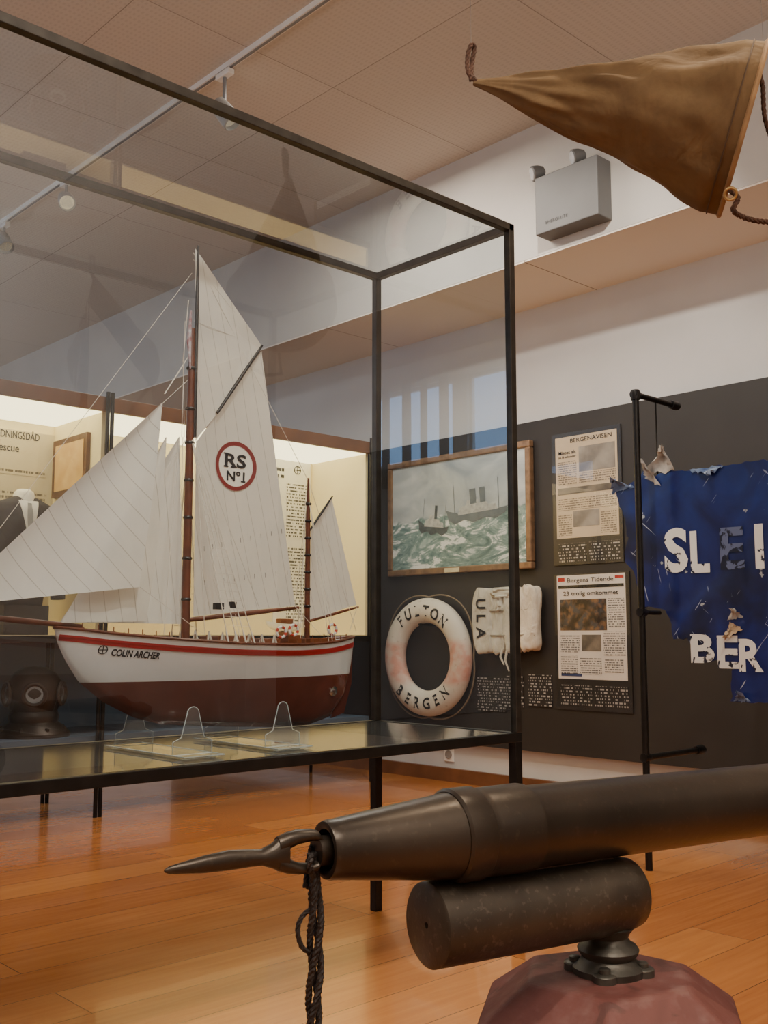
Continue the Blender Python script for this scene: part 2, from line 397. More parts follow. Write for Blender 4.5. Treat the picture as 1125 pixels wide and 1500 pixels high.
m.grid(lambda u,v:V(c.x+(R-R*.2*v)*math.cos(u*2*math.pi),0,c.z+(R-R*.2*v)*math.sin(u*2*math.pi)),32,1)
m.add([(c.x-R,0,c.z-.0012),(c.x+R,0,c.z-.0012),(c.x+R,0,c.z+.0012),(c.x-R,0,c.z+.0012)],[(0,1,2,3)])
m.add([(c.x-.0012,0,c.z-R),(c.x+.0012,0,c.z-R),(c.x+.0012,0,c.z+R),(c.x-.0012,0,c.z+R)],[(0,1,2,3)])
m.v=[drapeY(.0013,hbvh)(p) for p in m.v]; m.obj('bow_emblem',m_ink,ship,recalc=False)
# masts
mb0=S(272,905); mx=mb0.x
ztop=S(282,358).z
def zy(x,y): return S(x,y).z
MB().tube([V(mx,YS,.80+.1),V(mx,YS,zy(275,640)),V(mx,YS,zy(277,480))],[.013,.0115,.009],16).obj('main_mast',m_spar,ship,smooth=True)
MB().tube([V(mx+.012,YS-.004,zy(277,640)),V(mx+.012,YS-.004,zy(280,450)),V(mx+.012,YS-.004,ztop)],[.007,.006,.0022],12).obj('topmast',m_sparb,ship,smooth=True)
for yy in (880,820,760,705,650,600,540): MB().lathe(V(mx,YS,zy(273,yy)),ZZ,[(0,.0135),(.004,.015),(.008,.0135)],16).obj('mast_hoop',m_sparb,ship,smooth=True)
mzx=S(450,900).x; mtop=zy(450,700)
MB().tube([V(mzx,YS,.93),V(mzx,YS,zy(450,770)),V(mzx,YS,mtop)],[.009,.0075,.003],12).obj('mizzen_mast',m_spar,ship,smooth=True)
for yy in (740,765,790,815,840,865,890): MB().lathe(V(mzx,YS,zy(450,yy)),ZZ,[(0,.009),(.004,.0115),(.008,.009)],12).obj('mizzen_hoop',m_sparb,ship,smooth=True)
def spar(name,a,b,r,dy=0,mat=m_spar): MB().tube([S(*a,dy),(S(*a,dy)+S(*b,dy))/2,S(*b,dy)],[r*.8,r,r*.6],10).obj(name,mat,ship,smooth=True)
spar('bowsprit',(120,918),(-92,897),.008)
spar('main_boom',(276,908),(437,890),.008,.006)
spar('mizzen_boom',(452,910),(525,889),.005,.004)
spar('gaff',(318,605),(384,506),.0055,-.008,m_sparb)
spar('mizzen_gaff',(453,778),(487,727),.004,-.004,m_sparb)
def sail(name,tl,tr_,br,bl,dy,bulge,mat,n=26,curve=0):
    P=[S(*q,dy) for q in (tl,tr_,br,bl)]
    def f(u,v):
        a=P[0].lerp(P[1],u); b_=P[3].lerp(P[2],u); p=a.lerp(b_,v)
        wr=noise.noise(V(p.x*9,p.z*5,dy*50))*.008*min(1,4*u*(1-u)*2)
        p.y+=bulge*math.sin(math.pi*min(1,max(0,u)))*math.sin(math.pi*v)**.7+wr
        if curve: p.x+=curve*math.sin(math.pi*v)*u
        return p
    m=MB(); m.grid(f,n,n); bv=m.bvh(); o=m.obj(name,mat,ship,smooth=True,recalc=False); return bv
sm1=sailmat('sail_cloth_main',.22,.042,(228,223,212)); sm2=sailmat('sail_cloth_fore',.75,.05,(240,238,230)); sm3=sailmat('sail_cloth_mizzen',.25,.03,(230,225,214)); sm4=sailmat('sail_cloth_stay',.1,.045,(234,230,220))
bvm=sail('mainsail',(287,648),(383,514),(432,887),(283,903),.006,.018,sm1)
sail('topsail',(286,364),(383,506),(325,597),(287,645),-.002,.008,sm1)
sail('jib',(237,590),(238,591),(204,860),(-85,889),-.05,.03,sm2,curve=.006)
sail('staysail',(262,640),(263,641),(268,914),(88,912),.012,.02,sm4)
sail('inner_jib',(243,640),(244,641),(214,910),(90,912),-.02,.02,sm4,curve=.01)
sail('mizzen_sail',(455,778),(486,730),(522,886),(454,908),.004,.01,sm3)
ec=S(349,682,.006); m=MB()
m.grid(lambda u,v:V(ec.x+(.075-.0125*v)*math.cos(u*2*math.pi),0,ec.z+(.075-.0125*v)*math.sin(u*2*math.pi)),48,2)
dm=drapeY(.003,bvm); m.v=[dm(p) for p in m.v]
m.obj('sail_emblem_ring',M('emblem_maroon',(124,34,32),.7),ship,recalc=False)
m=MB(); m.grid(lambda u,v:V(ec.x+.0625*v*math.cos(u*2*math.pi),0,ec.z+.0625*v*math.sin(u*2*math.pi)),48,6); d3=drapeY(.002,bvm); m.v=[d3(p) for p in m.v]
m.obj('sail_emblem_disc',M('emblem_cream',(232,226,214),.8,ns=10,na=.02),ship,recalc=False)
dm2=drapeY(.0035,bvm)
text('sail_emblem_letters','RS',.06,ec+V(-.001,0,.016),CU,ZZ,m_ink,ship,bold=.025,fit=(.078,.042),drape=dm2,extra=[(-.034,-.0195,.009,.0022),(-.009,-.0195,.007,.0022),(-.036,.0195,.008,.0022)])
text('sail_emblem_number','Nº1',.05,ec+V(.002,0,-.031),CU,ZZ,m_ink,ship,bold=.02,fit=(.066,.030),drape=dm2,extra=[(.028,-.014,.008,.0022)])
for row,(yy0,yy1) in enumerate(((800,775),(850,835))):
    for k in range(9):
        u=k/8; x=300+u*(112+row*8); y=yy0+(yy1-yy0)*u; p=S(x,y,.006)
        MB().tube([dm2(p),dm2(p+V(.001,0,-.014))],.0006,4).obj('reef_point',m_roped,ship)
for sd in (-1,1):
    ends=[]
    for q in (0,.03,.06,.09):
        xx=mx+.045+q; e=V(xx,YS+sd*hb(xx)*.98,zsheer(xx)+.004); ends.append(e)
    tp=V(mx,YS+sd*.008,zy(275,640)); m2=MB()
    for e in ends: m2.tube([tp,e],.0015,5)
    for k in range(22):
        f=.08+.9*k/22; m2.tube([tp.lerp(ends[0],1-f),tp.lerp(ends[3],1-f)],.0010,4)
    for e in ends: m2.tube([e,e+(tp-e)*.05],.003,6)
    m2.obj('shroud_ladder',m_rope,ship)
    tp=V(mzx,YS+sd*.005,zy(450,735))
    for q in (0,.02,.04):
        xx=mzx+.01+q; MB().tube([tp,V(xx,YS+sd*hb(xx)*.97,zsheer(xx))],.0009,5).obj('mizzen_shroud',m_rope,ship)
def line(a,b,da=0,db=0,r=.0009): MB().tube([S(*a,da),S(*b,db)],r,4).obj('rigging_line',m_rope,ship)
line((277,555),(-88,892),0,-.05); line((281,400),(-90,893)); line((275,640),(86,914)); line((283,370),(452,705))
line((452,705),(522,925)); line((383,508),(284,470)); line((383,508),(283,380)); line((205,860),(300,930),-.05,-.1)
line((434,890),(450,925)); line((523,889),(512,925)); line((241,577),(276,522),-.02,0,.002); line((276,440),(268,530),0,0,.0015)
line((268,530),(270,640)); line((345,900),(352,938),-.05,-.12); line((271,470),(266,640),-.01,-.01); line((285,640),(380,890),-.03,-.05); line((262,640),(240,930),-.02,-.12); line((448,720),(440,935),0,-.1)
line((268,640),(262,915),-.02,-.03); line((288,650),(300,930),-.02,-.13); line((432,888),(470,930),0,-.05)
p=S(320,888,-.10); box('side_light_board',p-V(.014,.008,.009),p+V(.014,.008,.009),m_black,ship,bevel=.001)
p=S(341,886,-.10); box('side_light',p-V(.008,.008,.009),p+V(.008,.008,.009),m_black,ship,bevel=.001)
MB().tube([V(mx-.012,YS-.01,zy(274,455)),V(mx-.016,YS-.01,zy(270,500)),V(mx-.010,YS-.01,zy(272,540))],[.003,.007,.002],8).obj('furled_flag',M('flag_cloth',(200,200,206),.8,c2=(150,80,80),ns=60),ship,smooth=True)
def db(name,x0,x1,hw,h,mat):
    xx=(x0+x1)/2; z=zsheer(xx)-.02
    return box(name,(x0,YS-hw,z),(x1,YS+hw,z+h),mat,ship,bevel=.002)
m_cab=M('cabin_wood',(120,66,36),.4,ns=20)
L=xs-xb
db('cabin',xb+.46*L,xb+.58*L,.055,.045,m_cab); db('skylight',xb+.62*L,xb+.68*L,.04,.04,m_cab); db('hatch',xb+.28*L,xb+.33*L,.03,.03,m_cab); db('windlass',xb+.12*L,xb+.15*L,.04,.03,m_sparb)
db('cockpit_coaming',xb+.80*L,xb+.90*L,.035,.035,m_cab); db('companionway',xb+.72*L,xb+.77*L,.03,.05,m_cab)
for sd in (-1,1):
    for k in range(26):
        xx=xb+.05*L+k*.035*L; MB().tube([V(xx,YS+sd*hb(xx)*.93,zsheer(xx)),V(xx,YS+sd*hb(xx)*.93,zsheer(xx)+.02)],.0016,5).obj('belaying_pin',m_cab,ship)
for k in range(7):
    xx=mx-.05+.045*k; MB().tube([V(xx,YS-.12,zsheer(xx)+.002),V(xx+.004,YS-.122,zsheer(xx)+.028),V(xx+.012,YS-.12,zsheer(xx)+.004)],.0045,6).obj('coiled_line',m_rope,ship,smooth=True)
def torus(c,ax,R,r,name,mat,par,ns=40,nr=12,sq=1):
    ax=Vector(ax).normalized(); a=ax.orthogonal().normalized(); b_=ax.cross(a); m=MB()
    vs=[];fs=[]
    for i in range(ns):
        g=2*math.pi*i/ns; d=a*math.cos(g)+b_*math.sin(g)
        for j in range(nr):
            h=2*math.pi*j/nr; vs.append(Vector(c)+d*(R+r*math.cos(h))+ax*(r*sq*math.sin(h)))
    for i in range(ns):
        for j in range(nr): fs.append((i*nr+j,((i+1)%ns)*nr+j,((i+1)%ns)*nr+(j+1)%nr,i*nr+(j+1)%nr))
    m.add(vs,fs); bv=m.bvh(); return m.obj(name,mat,par,smooth=True),bv
t=NT('small_buoy'); s=t.sep(); st=t.math('GREATER_THAN',t.math('SINE',t.math('MULTIPLY',t.math('ARCTAN2',s[0],s[2]),4)),.2); t.bsdf(t.mix(st,lin((228,224,218)),lin((186,62,44))),.5); m_sb=t.m
for (x,y,dy) in ((412,926,-.09),(430,923,-.06),(487,922,-.07)): torus(S(x,y,dy),V(.1,1,0),.0155,.004,'small_lifebuoy',m_sb,ship,24,8)
m_edge=M('acrylic_edge',(196,206,206),.3,ns=10,na=.05)
for x in (264,395):
    p=onY(x,1085,2.42); xx=p.x; e=empty('acrylic_stand',(xx,2.5,CZ0),'clear acrylic cradle under the model hull','display stand','acrylic ship cradles')
    w=.06
    MB().box((xx-w,2.30,CZ0),(xx+w,2.72,CZ0+.006)).obj('stand_base',m_acr,e)
    MB().tube([V(xx-w,2.30,CZ0+.006),V(xx+w,2.30,CZ0+.006),V(xx+w,2.72,CZ0+.006),V(xx-w,2.72,CZ0+.006)],.0013,5,closed=True).obj('polished_edge',m_edge,e)
    for yy in (2.36,2.66):
        pr_=[]
        for k in range(13):
            g=math.pi*k/12; pr_.append(V(xx+.018*math.cos(g),yy,CZ0+.112+.016*math.sin(g)))
        ol=[V(xx-w,yy,CZ0+.006),V(xx+w,yy,CZ0+.006),V(xx+w,yy,CZ0+.040),V(xx+.035,yy,CZ0+.050)]+pr_+[V(xx-.035,yy,CZ0+.050),V(xx-w,yy,CZ0+.040)]
        MB().prism(ol,V(0,.005,0)).obj('stand_plate',m_acr,e)
        MB().tube(ol,.0012,5,closed=True).obj('polished_edge',m_edge,e)
# ------------------------------------------------------------------ showcases
m_diff=emit('lit_diffuser',(255,230,176),5.5)
m_cloth=M('cream_shelf_top',(226,206,168),.7,ns=3,na=.05)
def showcase(x0,x1,lab):
    e=empty('glazed_showcase',((x0+x1)/2,5.7,0),lab,'showcase','lit glazed showcases')
    YF,YB=5.38,6.05
    box('canopy',(x0,YF,2.285),(x1,YF+.03,2.37),m_wood,e,bevel=.003)
    box('canopy_top',(x0,YF+.03,2.345),(x1,YB,2.37),m_wood,e)
    box('light_diffuser',(x0+.02,YF+.04,2.285),(x1-.02,YB-.03,2.295),m_diff,e)
    box('back_panel',(x0,YB-.02,1.0),(x1,YB,2.345),m_cream,e)
    for x in ((x0,x0+.02),(x1-.02,x1)): box('side_panel',(x[0],YF+.04,1.0),(x[1],YB-.02,2.345),m_cream,e)
    box('shelf',(x0,YF,.955),(x1,YB,.996),m_black,e,bevel=.003)
    box('shelf_top',(x0+.02,YF+.02,.996),(x1-.02,YB-.02,1.0),m_cloth,e)
    box('lower_panel',(x0,YB-.03,.34),(x1,YB-.01,.955),m_bluepanel,e)
    box('lower_shelf',(x0,YF+.02,.41),(x1,YB-.03,.44),m_bluepanel,e)
    for x in (x0+.012,x1-.012):
        for y in (YF-.013,YB-.03): MB().tube([V(x,y,0),V(x,y,2.395 if y<YF else .95)],.012,12).obj('upright',m_blackpipe,e,smooth=True)
    MB().add([(x0,YF+.01,1.0),(x1,YF+.01,1.0),(x1,YF+.01,2.285),(x0,YF+.01,2.285)],[(0,1,2,3)]).obj('showcase_glass',m_glass2,e,recalc=False)
    return e
showcase(.9,2.858,'long glazed showcase with wooden canopy holding a suit and board')
showcase(2.862,4.92,'long glazed showcase with wooden canopy and printed sheet')
YBk=6.03
def rectY(name,x0,y0,x1,y1,Yp,mat,th=.006,par=None,**k):
    a=onY(x0,y0,Yp); b_=onY(x1,y1,Yp); return MB().box((a.x,Yp-th,b_.z),(b_.x,Yp,a.z)).obj(name,mat,par,**k)
ib=rectY('information_board',-110,612,70,905,YBk-.001,M('pale_board',(206,194,166),.6,na=.03),.008,label='tall cream information board with dark heading in the showcase',cat='information board')
a=onY(58,640,6.02)
text('heading_lettering','REDNINGSDÅD',.06,V(a.x-.145,6.019,a.z),CU,ZZ,m_ink,ib,fit=(.29,.058),bold=.012)
a=onY(28,657,6.02); text('subheading_lettering','Rescue',.05,V(a.x-.078,6.019,a.z),CU,ZZ,m_ink,ib,fit=(.156,.046),bold=.012)
mt=microtext('panel_microtext',(206,194,166),(96,88,72),0,.030,70,.46)
rectY('body_text',-105,674,67,700,6.0195,mt,.001,ib); rectY('body_text',-105,708,67,745,6.0195,mt,.001,ib)
XS=2.837; pa=onX(84,648,XS); pb_=onX(84,730,XS); pc=onX(133,640,XS)
fr=MB().box((XS-.025,pa.y,pb_.z),(XS,pc.y,pa.z)).obj('picture_frame',M('dark_gilt_frame',(96,64,36),.4,.2,ns=30,na=.3),label='small brown-framed certificate on the showcase side panel',cat='picture frame')
MB().box((XS-.027,pa.y-.035,pb_.z+.035),(XS-.024,pc.y+.035,pa.z-.035)).obj('framed_sheet',M('sheet_tan',(196,156,96),.6,c2=(214,180,120),ns=14),fr)
tp=rectY('text_sheet',402,672,452,920,YBk-.001,M('white_sheet',(234,231,222),.6,na=.02),.006,label='white printed text sheet with crossed-circle emblem in the showcase',cat='text sheet')
mt2=microtext('sheet_microtext',(234,231,222),(86,84,80),0,.024,75,.46)
for (a0,b0) in ((708,790),(800,915)): rectY('body_text',420,a0,448,b0,YBk-.008,mt2,.001,tp)
mt3=microtext('sheet_microtext_large',(234,231,222),(50,48,46),0,.05,40,.44); rectY('side_text',404,680,416,700,YBk-.008,mt3,.001,tp)
cc=onY(436,689,YBk-.010); m=MB(); m.grid(lambda u,v:V(cc.x+(.032-.006*v)*math.cos(6.2832*u),cc.y,cc.z+(.032-.006*v)*math.sin(6.2832*u)),28,1)
m.add([(cc.x-.032,cc.y,cc.z-.003),(cc.x+.032,cc.y,cc.z-.003),(cc.x+.032,cc.y,cc.z+.003),(cc.x-.032,cc.y,cc.z+.003)],[(0,1,2,3)])
m.add([(cc.x-.003,cc.y,cc.z-.032),(cc.x+.003,cc.y,cc.z-.032),(cc.x+.003,cc.y,cc.z+.032),(cc.x-.003,cc.y,cc.z+.032)],[(0,1,2,3)]); m.obj('crossed_circle_emblem',m_ink,tp,recalc=False)
# suit on mannequin
YM=5.72; c0=onY(32,800,YM); cx=c0.x
su=empty('suit_mannequin',(cx,YM,1.0),'dark suit jacket, white shirt, grey tie on headless white mannequin','suit display')
m_jk=M('dark_wool',(50,46,52),.9,ns=60,na=.25,bump=.2,bs=300)
DZ=.165
box('mannequin_plinth',(cx-.13,YM-.1,1.0),(cx+.13,YM+.1,1.0+DZ),m_jk,su)
lv=[(1.0,.125,.085),(1.08,.135,.09),(1.22,.15,.10),(1.36,.17,.105),(1.46,.185,.10),(1.53,.185,.09),(1.575,.16,.075),(1.60,.11,.06),(1.62,.06,.05)]
m=MB()
def tor(u,v):
    f=v*(len(lv)-1); i=min(int(f),len(lv)-2); f-=i; z,a_,b_=[lv[i][k]*(1-f)+lv[i+1][k]*f for k in range(3)]
    g=2*math.pi*u; c_,s_=math.cos(g),math.sin(g)
    return V(cx+a_*math.copysign(abs(c_)**.8,c_),YM+b_*math.copysign(abs(s_)**.8,s_)+.004*noise.noise(V(c_*3,z*9,s_*3)),z+.002+DZ)
m.grid(tor,40,32,wrapu=True); jb=m.bvh(); m.obj('jacket',m_jk,su,smooth=True)
for sd in (-1,1):
    MB().tube([V(cx+sd*.155,YM,1.56+DZ),V(cx+sd*.195,YM,1.47+DZ),V(cx+sd*.215,YM-.01,1.28+DZ),V(cx+sd*.215,YM-.03,1.04+DZ)],[.045,.055,.05,.042],14).obj('jacket_sleeve',m_jk,su,smooth=True)
dj=drapeY(.004,jb); dj2=drapeY(.008,jb); dj3=drapeY(.007,jb)
m=MB(); m.grid(lambda u,v:dj(V(cx+(2*u-1)*(.055*v+.004),0,1.33+DZ+.265*v)),8,12); m.obj('shirt_front',m_white,su,smooth=True)
m=MB(); m.grid(lambda u,v:dj2(V(cx+(2*u-1)*(.016 if v<.85 else .012),0,1.335+DZ+.245*v)),4,10); m.obj('necktie',M('grey_tie',(150,150,152),.6),su,smooth=True)
for sd in (-1,1):
    m=MB(); m.grid(lambda u,v:dj3(V(cx+sd*((.006+.055*v)+.035*u*math.sin(math.pi*min(1,v*1.1))),0,1.33+DZ+.255*v)),4,12); m.obj('lapel',m_jk,su,smooth=True)
MB().lathe(V(cx,YM,1.58+DZ),ZZ,[(0,.075),(.02,.068),(.05,.060),(.068,.055),(.085,.035),(.09,0)],24).obj('mannequin_neck',m_white,su,smooth=True)
# small model boat
bx=onY(418,905,5.7).x
mbt=empty('small_model_boat',(bx,5.7,1.0),'small white model lifeboat on the showcase shelf','model boat')
m=MB(); m.grid(lambda u,v:V(bx+(u-.5)*.34,5.7+math.cos(math.pi*v)*.05*math.sin(math.pi*u)**.6,1.075+.02*(2*u-1)**2-.06*math.sin(math.pi*v)*math.sin(math.pi*u)**.4),30,14); m.obj('boat_hull',m_white,mbt,smooth=True)
box('boat_cabin',(bx-.06,5.67,1.06),(bx+.05,5.73,1.11),m_cab,mbt,bevel=.005); box('boat_chock',(bx-.05,5.67,1.0),(bx+.05,5.73,1.02),m_cab,mbt)
# diver helmet
m_brz=M('aged_copper',(72,60,52),.42,.5,ns=9,na=.35,bump=.15,bs=30)
hp=onY(50,1030,5.62); hx=hp.x; hz=.44
dh=empty('diving_helmet',(hx,5.62,hz),'dark antique metal diving helmet with round viewports','diving helmet')
MB().lathe(V(hx,5.62,hz),ZZ,[(0,.20),(.02,.20),(.05,.17),(.08,.13),(.10,.135),(.12,.135),(.14,.125),(.18,.145),(.24,.155),(.30,.145),(.35,.11),(.38,.06),(.385,0)],36).obj('helmet_shell',m_brz,dh,smooth=True)
hc=V(hx,5.62,hz+.235)
vd=(CAM-hc); vd.z=0; vd.normalize()
m_pg=M('port_glass',(160,165,168),.15)
for ang in (-70,0,70):
    d=Matrix.Rotation(math.radians(ang),3,'Z')@vd; q=hc+d*.135
    torus(q+d*.02,d,.058,.012,'port_ring',m_brz,dh,28,8)
    MB().lathe(q,d,[(0,.055),(.015,.055)],24).obj('port_glass',m_pg,dh)
for k in range(8):
    g=k*math.pi/4; MB().lathe(V(hx+.175*math.cos(g),5.62+.175*math.sin(g),hz+.02),ZZ,[(0,.012),(.03,.012),(.035,.006)],8).obj('wing_nut',m_brz,dh)
# ------------------------------------------------------------------ painting
def WBX(xl,yt,xr,yb,X):
    a=onX(xl,yt,X); b_=onX(xl,yb,X); c_=onX(xr,700,X); return a.y,c_.y,b_.z,a.z
XP=WX-.05
yl,yr,z0,z1=WBX(568,680,777,845,XP-.04)
pt=empty('framed_painting',(XP,(yl+yr)/2,z0),'large framed oil painting of two steamers in stormy sea','painting')
m_gilt=M('gilt_wood',(134,106,80),.4,.2,ns=20,na=.3)
fw=.045
for a_,b_ in (((yl,z0),(yr,z0+fw)),((yl,z1-fw),(yr,z1)),((yl,z0+fw),(yl-fw,z1-fw)),((yr+fw,z0+fw),(yr,z1-fw))):
    MB().box((XP-.045,a_[0],a_[1]),(XP,b_[0],b_[1])).obj('frame_bar',m_gilt,pt,bevel=.008)
t=NT('storm_sea_painting'); s=t.sep()
nz=t.noise(2.6,6,t.mapv((1,1,1.8)),1.0); nz2=t.noise(4.2,8,t.mapv((1,1.0,2.4),(.25,0,0)),1.8,.66); nz3=t.noise(3.0,3)
sky=t.mix(t.ramp(nz,.3,.7),lin((148,160,166)),lin((208,214,212)))
sea=t.mix(t.ramp(nz2,.34,.56),lin((72,106,108)),lin((154,180,174)))
crest=t.math('MULTIPLY',t.ramp(nz2,.52,.56),t.ramp(nz3,.32,.45))
sea=t.mix(crest,sea,lin((238,242,238)))
edge=t.math('ADD',s[2],t.math('MULTIPLY',t.math('SUBTRACT',nz,.5),.22))
t.bsdf(t.mix(t.ramp(edge,-.03,-.01),sea,sky),.35)
MB().box((XP-.03,yl-fw,z0+fw),(XP-.022,yr+fw,z1-fw)).obj('canvas',t.m,pt)
def pship(name,px,py,L_,H_,mat1,mat2,tilt,fun=((.02,.10),)):
    c_=onX(px,py,XP-.031); m=MB(); R_=Matrix.Rotation(tilt,2)
    def q(pts,mi,off):
        P_=[]
        for (a_,b_) in pts:
            w=R_@Vector((a_*L_,b_*H_)); P_.append(V(XP-.031-off,c_.y-w.x,c_.z+w.y))
        m.add(P_,[tuple(range(len(P_)))],mi)
    q([(-.5,.30),(-.46,.02),(-.36,-.10),(-.2,-.02),(-.05,-.12),(.15,-.04),(.3,-.12),(.46,.0),(.5,.16),(.3,.12),(-.25,.14)],0,.001)
    q([(-.30,.12),(.34,.12),(.32,.26),(.20,.28),(.18,.36),(.05,.37),(.04,.46),(-.14,.48),(-.16,.36),(-.22,.34),(-.28,.28)],1,.0015)
    for f0,f1 in fun: q([(f0,.36),(f1,.36),(f1-.006,.76),(f0-.006,.76)],0,.002)
    for mx_ in (-.36,.36): q([(mx_,.1),(mx_+.008,.1),(mx_+.008,.95),(mx_,.95)],0,.002)
    m.obj(name,[mat1,mat2],pt,recalc=False)
m_sd=M('painted_ship_dark',(94,104,108),.5,ns=16,c2=(120,130,132)); m_sl=M('painted_ship_light',(186,188,182),.5,ns=40,na=.2)
m_sd2=M('painted_trawler_dark',(78,88,90),.5,ns=30,na=.3)
pship('painted_steamer',698,757,.56,.26,m_sd,m_sl,.05,((-.09,.01),(.07,.16))); pship('painted_trawler',634,778,.30,.24,m_sd2,m_sl,-.12)
c_=onX(662,835,XP-.046); MB().box((XP-.048,c_.y+.07,c_.z-.015),(XP-.045,c_.y-.07,c_.z+.015)).obj('title_plate',M('pale_brass',(220,208,170),.4),pt)
# ------------------------------------------------------------------ newspapers
m_news=M('newsprint_yellow',(206,188,160),.7,ns=5,na=.06); m_news2=M('newsprint_white',(224,217,208),.7,ns=5,na=.05)
mtn=microtext('newsprint_text',(200,182,154),(116,104,90),1,.014,120,.45); mtn2=microtext('newsprint_text_white',(220,213,204),(112,110,108),1,.014,120,.45)
mtc=microtext('caption_text',(38,36,36),(176,174,170),1,.019,80,.52)
m_mount=M('mount_black',(48,46,45),.35,na=.1)
def newspaper(xl,yt,xr,yb,lab):
    a,b_,z0,z1=WBX(xl,yt,xr,yb,XP-.012)
    e=empty('framed_newspaper',(XP,(a+b_)/2,z0),lab,'newspaper page','newspaper pages mounted on the wall')
    MB().box((XP-.008,a,z0),(XP,b_,z1)).obj('mount_board',m_mount,e)
    def it(name,a0,b0,a1,b1,mat,off=1):
        return MB().box((XP-.008-.0012*off,a+(b_-a)*a0,z1+(z0-z1)*b0),(XP-.008,a+(b_-a)*a1,z1+(z0-z1)*b1)).obj(name,mat,e)
    def tx(name,body,a0,a1,bc,h,mat,bold=.01,off=3):
        W=abs(b_-a); text(name,body,.05,V(XP-.008-.0012*off,a+(b_-a)*(a0+a1)/2,z1+(z0-z1)*bc),WU,ZZ,mat,e,bold=bold,fit=((a1-a0)*W,h*(z1-z0)))
    MB().add([(XP-.016,a,z0),(XP-.016,b_,z0),(XP-.016,b_,z1),(XP-.016,a,z1)],[(0,1,2,3)]).obj('cover_glass',m_glass2,e,recalc=False)
    return e,it,tx
e,it,tx=newspaper(808,638,910,829,'yellowed newspaper page with ship photograph on black board')
it('newspaper_sheet',.05,.03,.95,.80,m_news); tx('masthead_lettering','BERGENAVISEN',.28,.88,.065,.032,m_ink,0)
tx('headline_lettering','Mistet alt',.10,.36,.15,.026,m_ink); tx('headline_lettering','på få sekunder',.10,.36,.185,.022,m_ink)
m_ph=M('newsphoto_grey',(96,90,84),.6,ns=6,c2=(170,162,150)); m_ph2=M('newsphoto_dark',(64,60,56),.6,ns=9,c2=(144,134,118))
it('printed_photo',.40,.12,.92,.31,m_ph,2); it('printed_photo',.08,.42,.93,.47,m_ph2,2); it('printed_photo',.30,.60,.68,.72,m_ph,2)
for (q0,w0,q1,w1) in ((.08,.22,.36,.40),(.40,.32,.92,.40),(.08,.50,.93,.59),(.08,.62,.28,.78),(.70,.62,.92,.78)): it('newspaper_column',q0,w0,q1,w1,mtn,2)
it('caption',.07,.84,.48,.98,mtc,1.5); it('caption',.52,.84,.95,.98,mtc,1.5)
e,it,tx=newspaper(812,842,917,1038,'white newspaper page with colour photographs on black board')
it('newspaper_sheet',.03,.01,.95,.775,m_news2); tx('masthead_lettering','Bergens Tidende',.18,.80,.052,.042,m_ink,0)
m_nr=M('news_red',(176,48,40),.6); it('masthead_block',.82,.025,.93,.045,m_nr,2); it('masthead_block',.05,.025,.14,.055,m_nr,2)
it('black_banner',.05,.085,.93,.108,m_black,2); tx('headline_lettering','23 trolig omkommet',.12,.86,.15,.040,m_ink)
t=NT('colour_photo'); t.bsdf(t.mix(t.ramp(t.noise(18,4),.40,.60),lin((44,34,28)),t.mix(t.ramp(t.noise(26,2),.4,.6),lin((134,100,70)),lin((70,72,78)))),.5); m_cp=t.m
it('printed_photo',.07,.19,.70,.42,m_cp,2); it('printed_photo',.36,.45,.62,.57,m_ph2,2)
for (q0,w0,q1,w1) in ((.72,.19,.93,.40),(.07,.45,.33,.58),(.65,.43,.93,.60),(.07,.60,.30,.74),(.33,.62,.62,.74),(.66,.62,.90,.72)): it('newspaper_column',q0,w0,q1,w1,mtn2,2)
it('news_blue_strip',.07,.735,.35,.755,M('news_blue',(60,70,110),.6),2)
it('caption',.06,.82,.48,.97,mtc,1.5); it('caption',.52,.82,.95,.97,mtc,1.5)
for (xl,yt,xr,yb) in ((700,990,738,1040),(742,990,762,1036),(775,988,803,1034)):
    a,b_,z0,z1=WBX(xl,yt,xr,yb,XP); MB().box((XP-.006,a,z0),(XP,b_,z1)).obj('caption_sign',mtc,label='small black caption sign with white text on the charcoal panel',cat='sign',group='wall caption signs')
# ------------------------------------------------------------------ lifebuoy
LX=XP-.07
lc=onX(626,962,LX); 
lb=empty('lifebuoy',(LX,lc.y,lc.z),'worn white lifebuoy with faded orange patches and black lettering','lifebuoy')
t=NT('lifebuoy_canvas'); s=t.sep()
ab=t.math('ABSOLUTE',t.math('ADD',s[2],.04)); n1=t.noise(7,5); n2=t.noise(14,4)
mk=t.math('SUBTRACT',1.0,t.ramp(t.math('ADD',ab,t.math('MULTIPLY',t.math('SUBTRACT',n1,.5),.14)),.12,.17))
fad=t.ramp(n2,.38,.62)
c_=t.mix(t.math('MULTIPLY',mk,t.math('MULTIPLY_ADD',fad,.42,.22)),t.mix(n1,lin((216,206,188)),lin((234,227,214))),lin((214,112,82)))
c_=t.mix(t.math('MULTIPLY',t.math('GREATER_THAN',t.noise(30,4),.66),.35),c_,lin((150,132,112)))
t.bsdf(c_,.6,0,n1,.3)
Ro=172/2*lc.x/F/ray(626,962).x; rt=.088
_,lbv=torus(V(LX,lc.y,lc.z),V(1,0,0),Ro-rt,rt,'lifebuoy_ring',t.m,lb,72,20,.7)
def dX(off,bv):
    def f(p):
        h=bv.ray_cast(V(4.0,p.y,p.z),V(1,0,0)); return V((h[0].x if h[0] else p.x)-off,p.y,p.z)
    return f
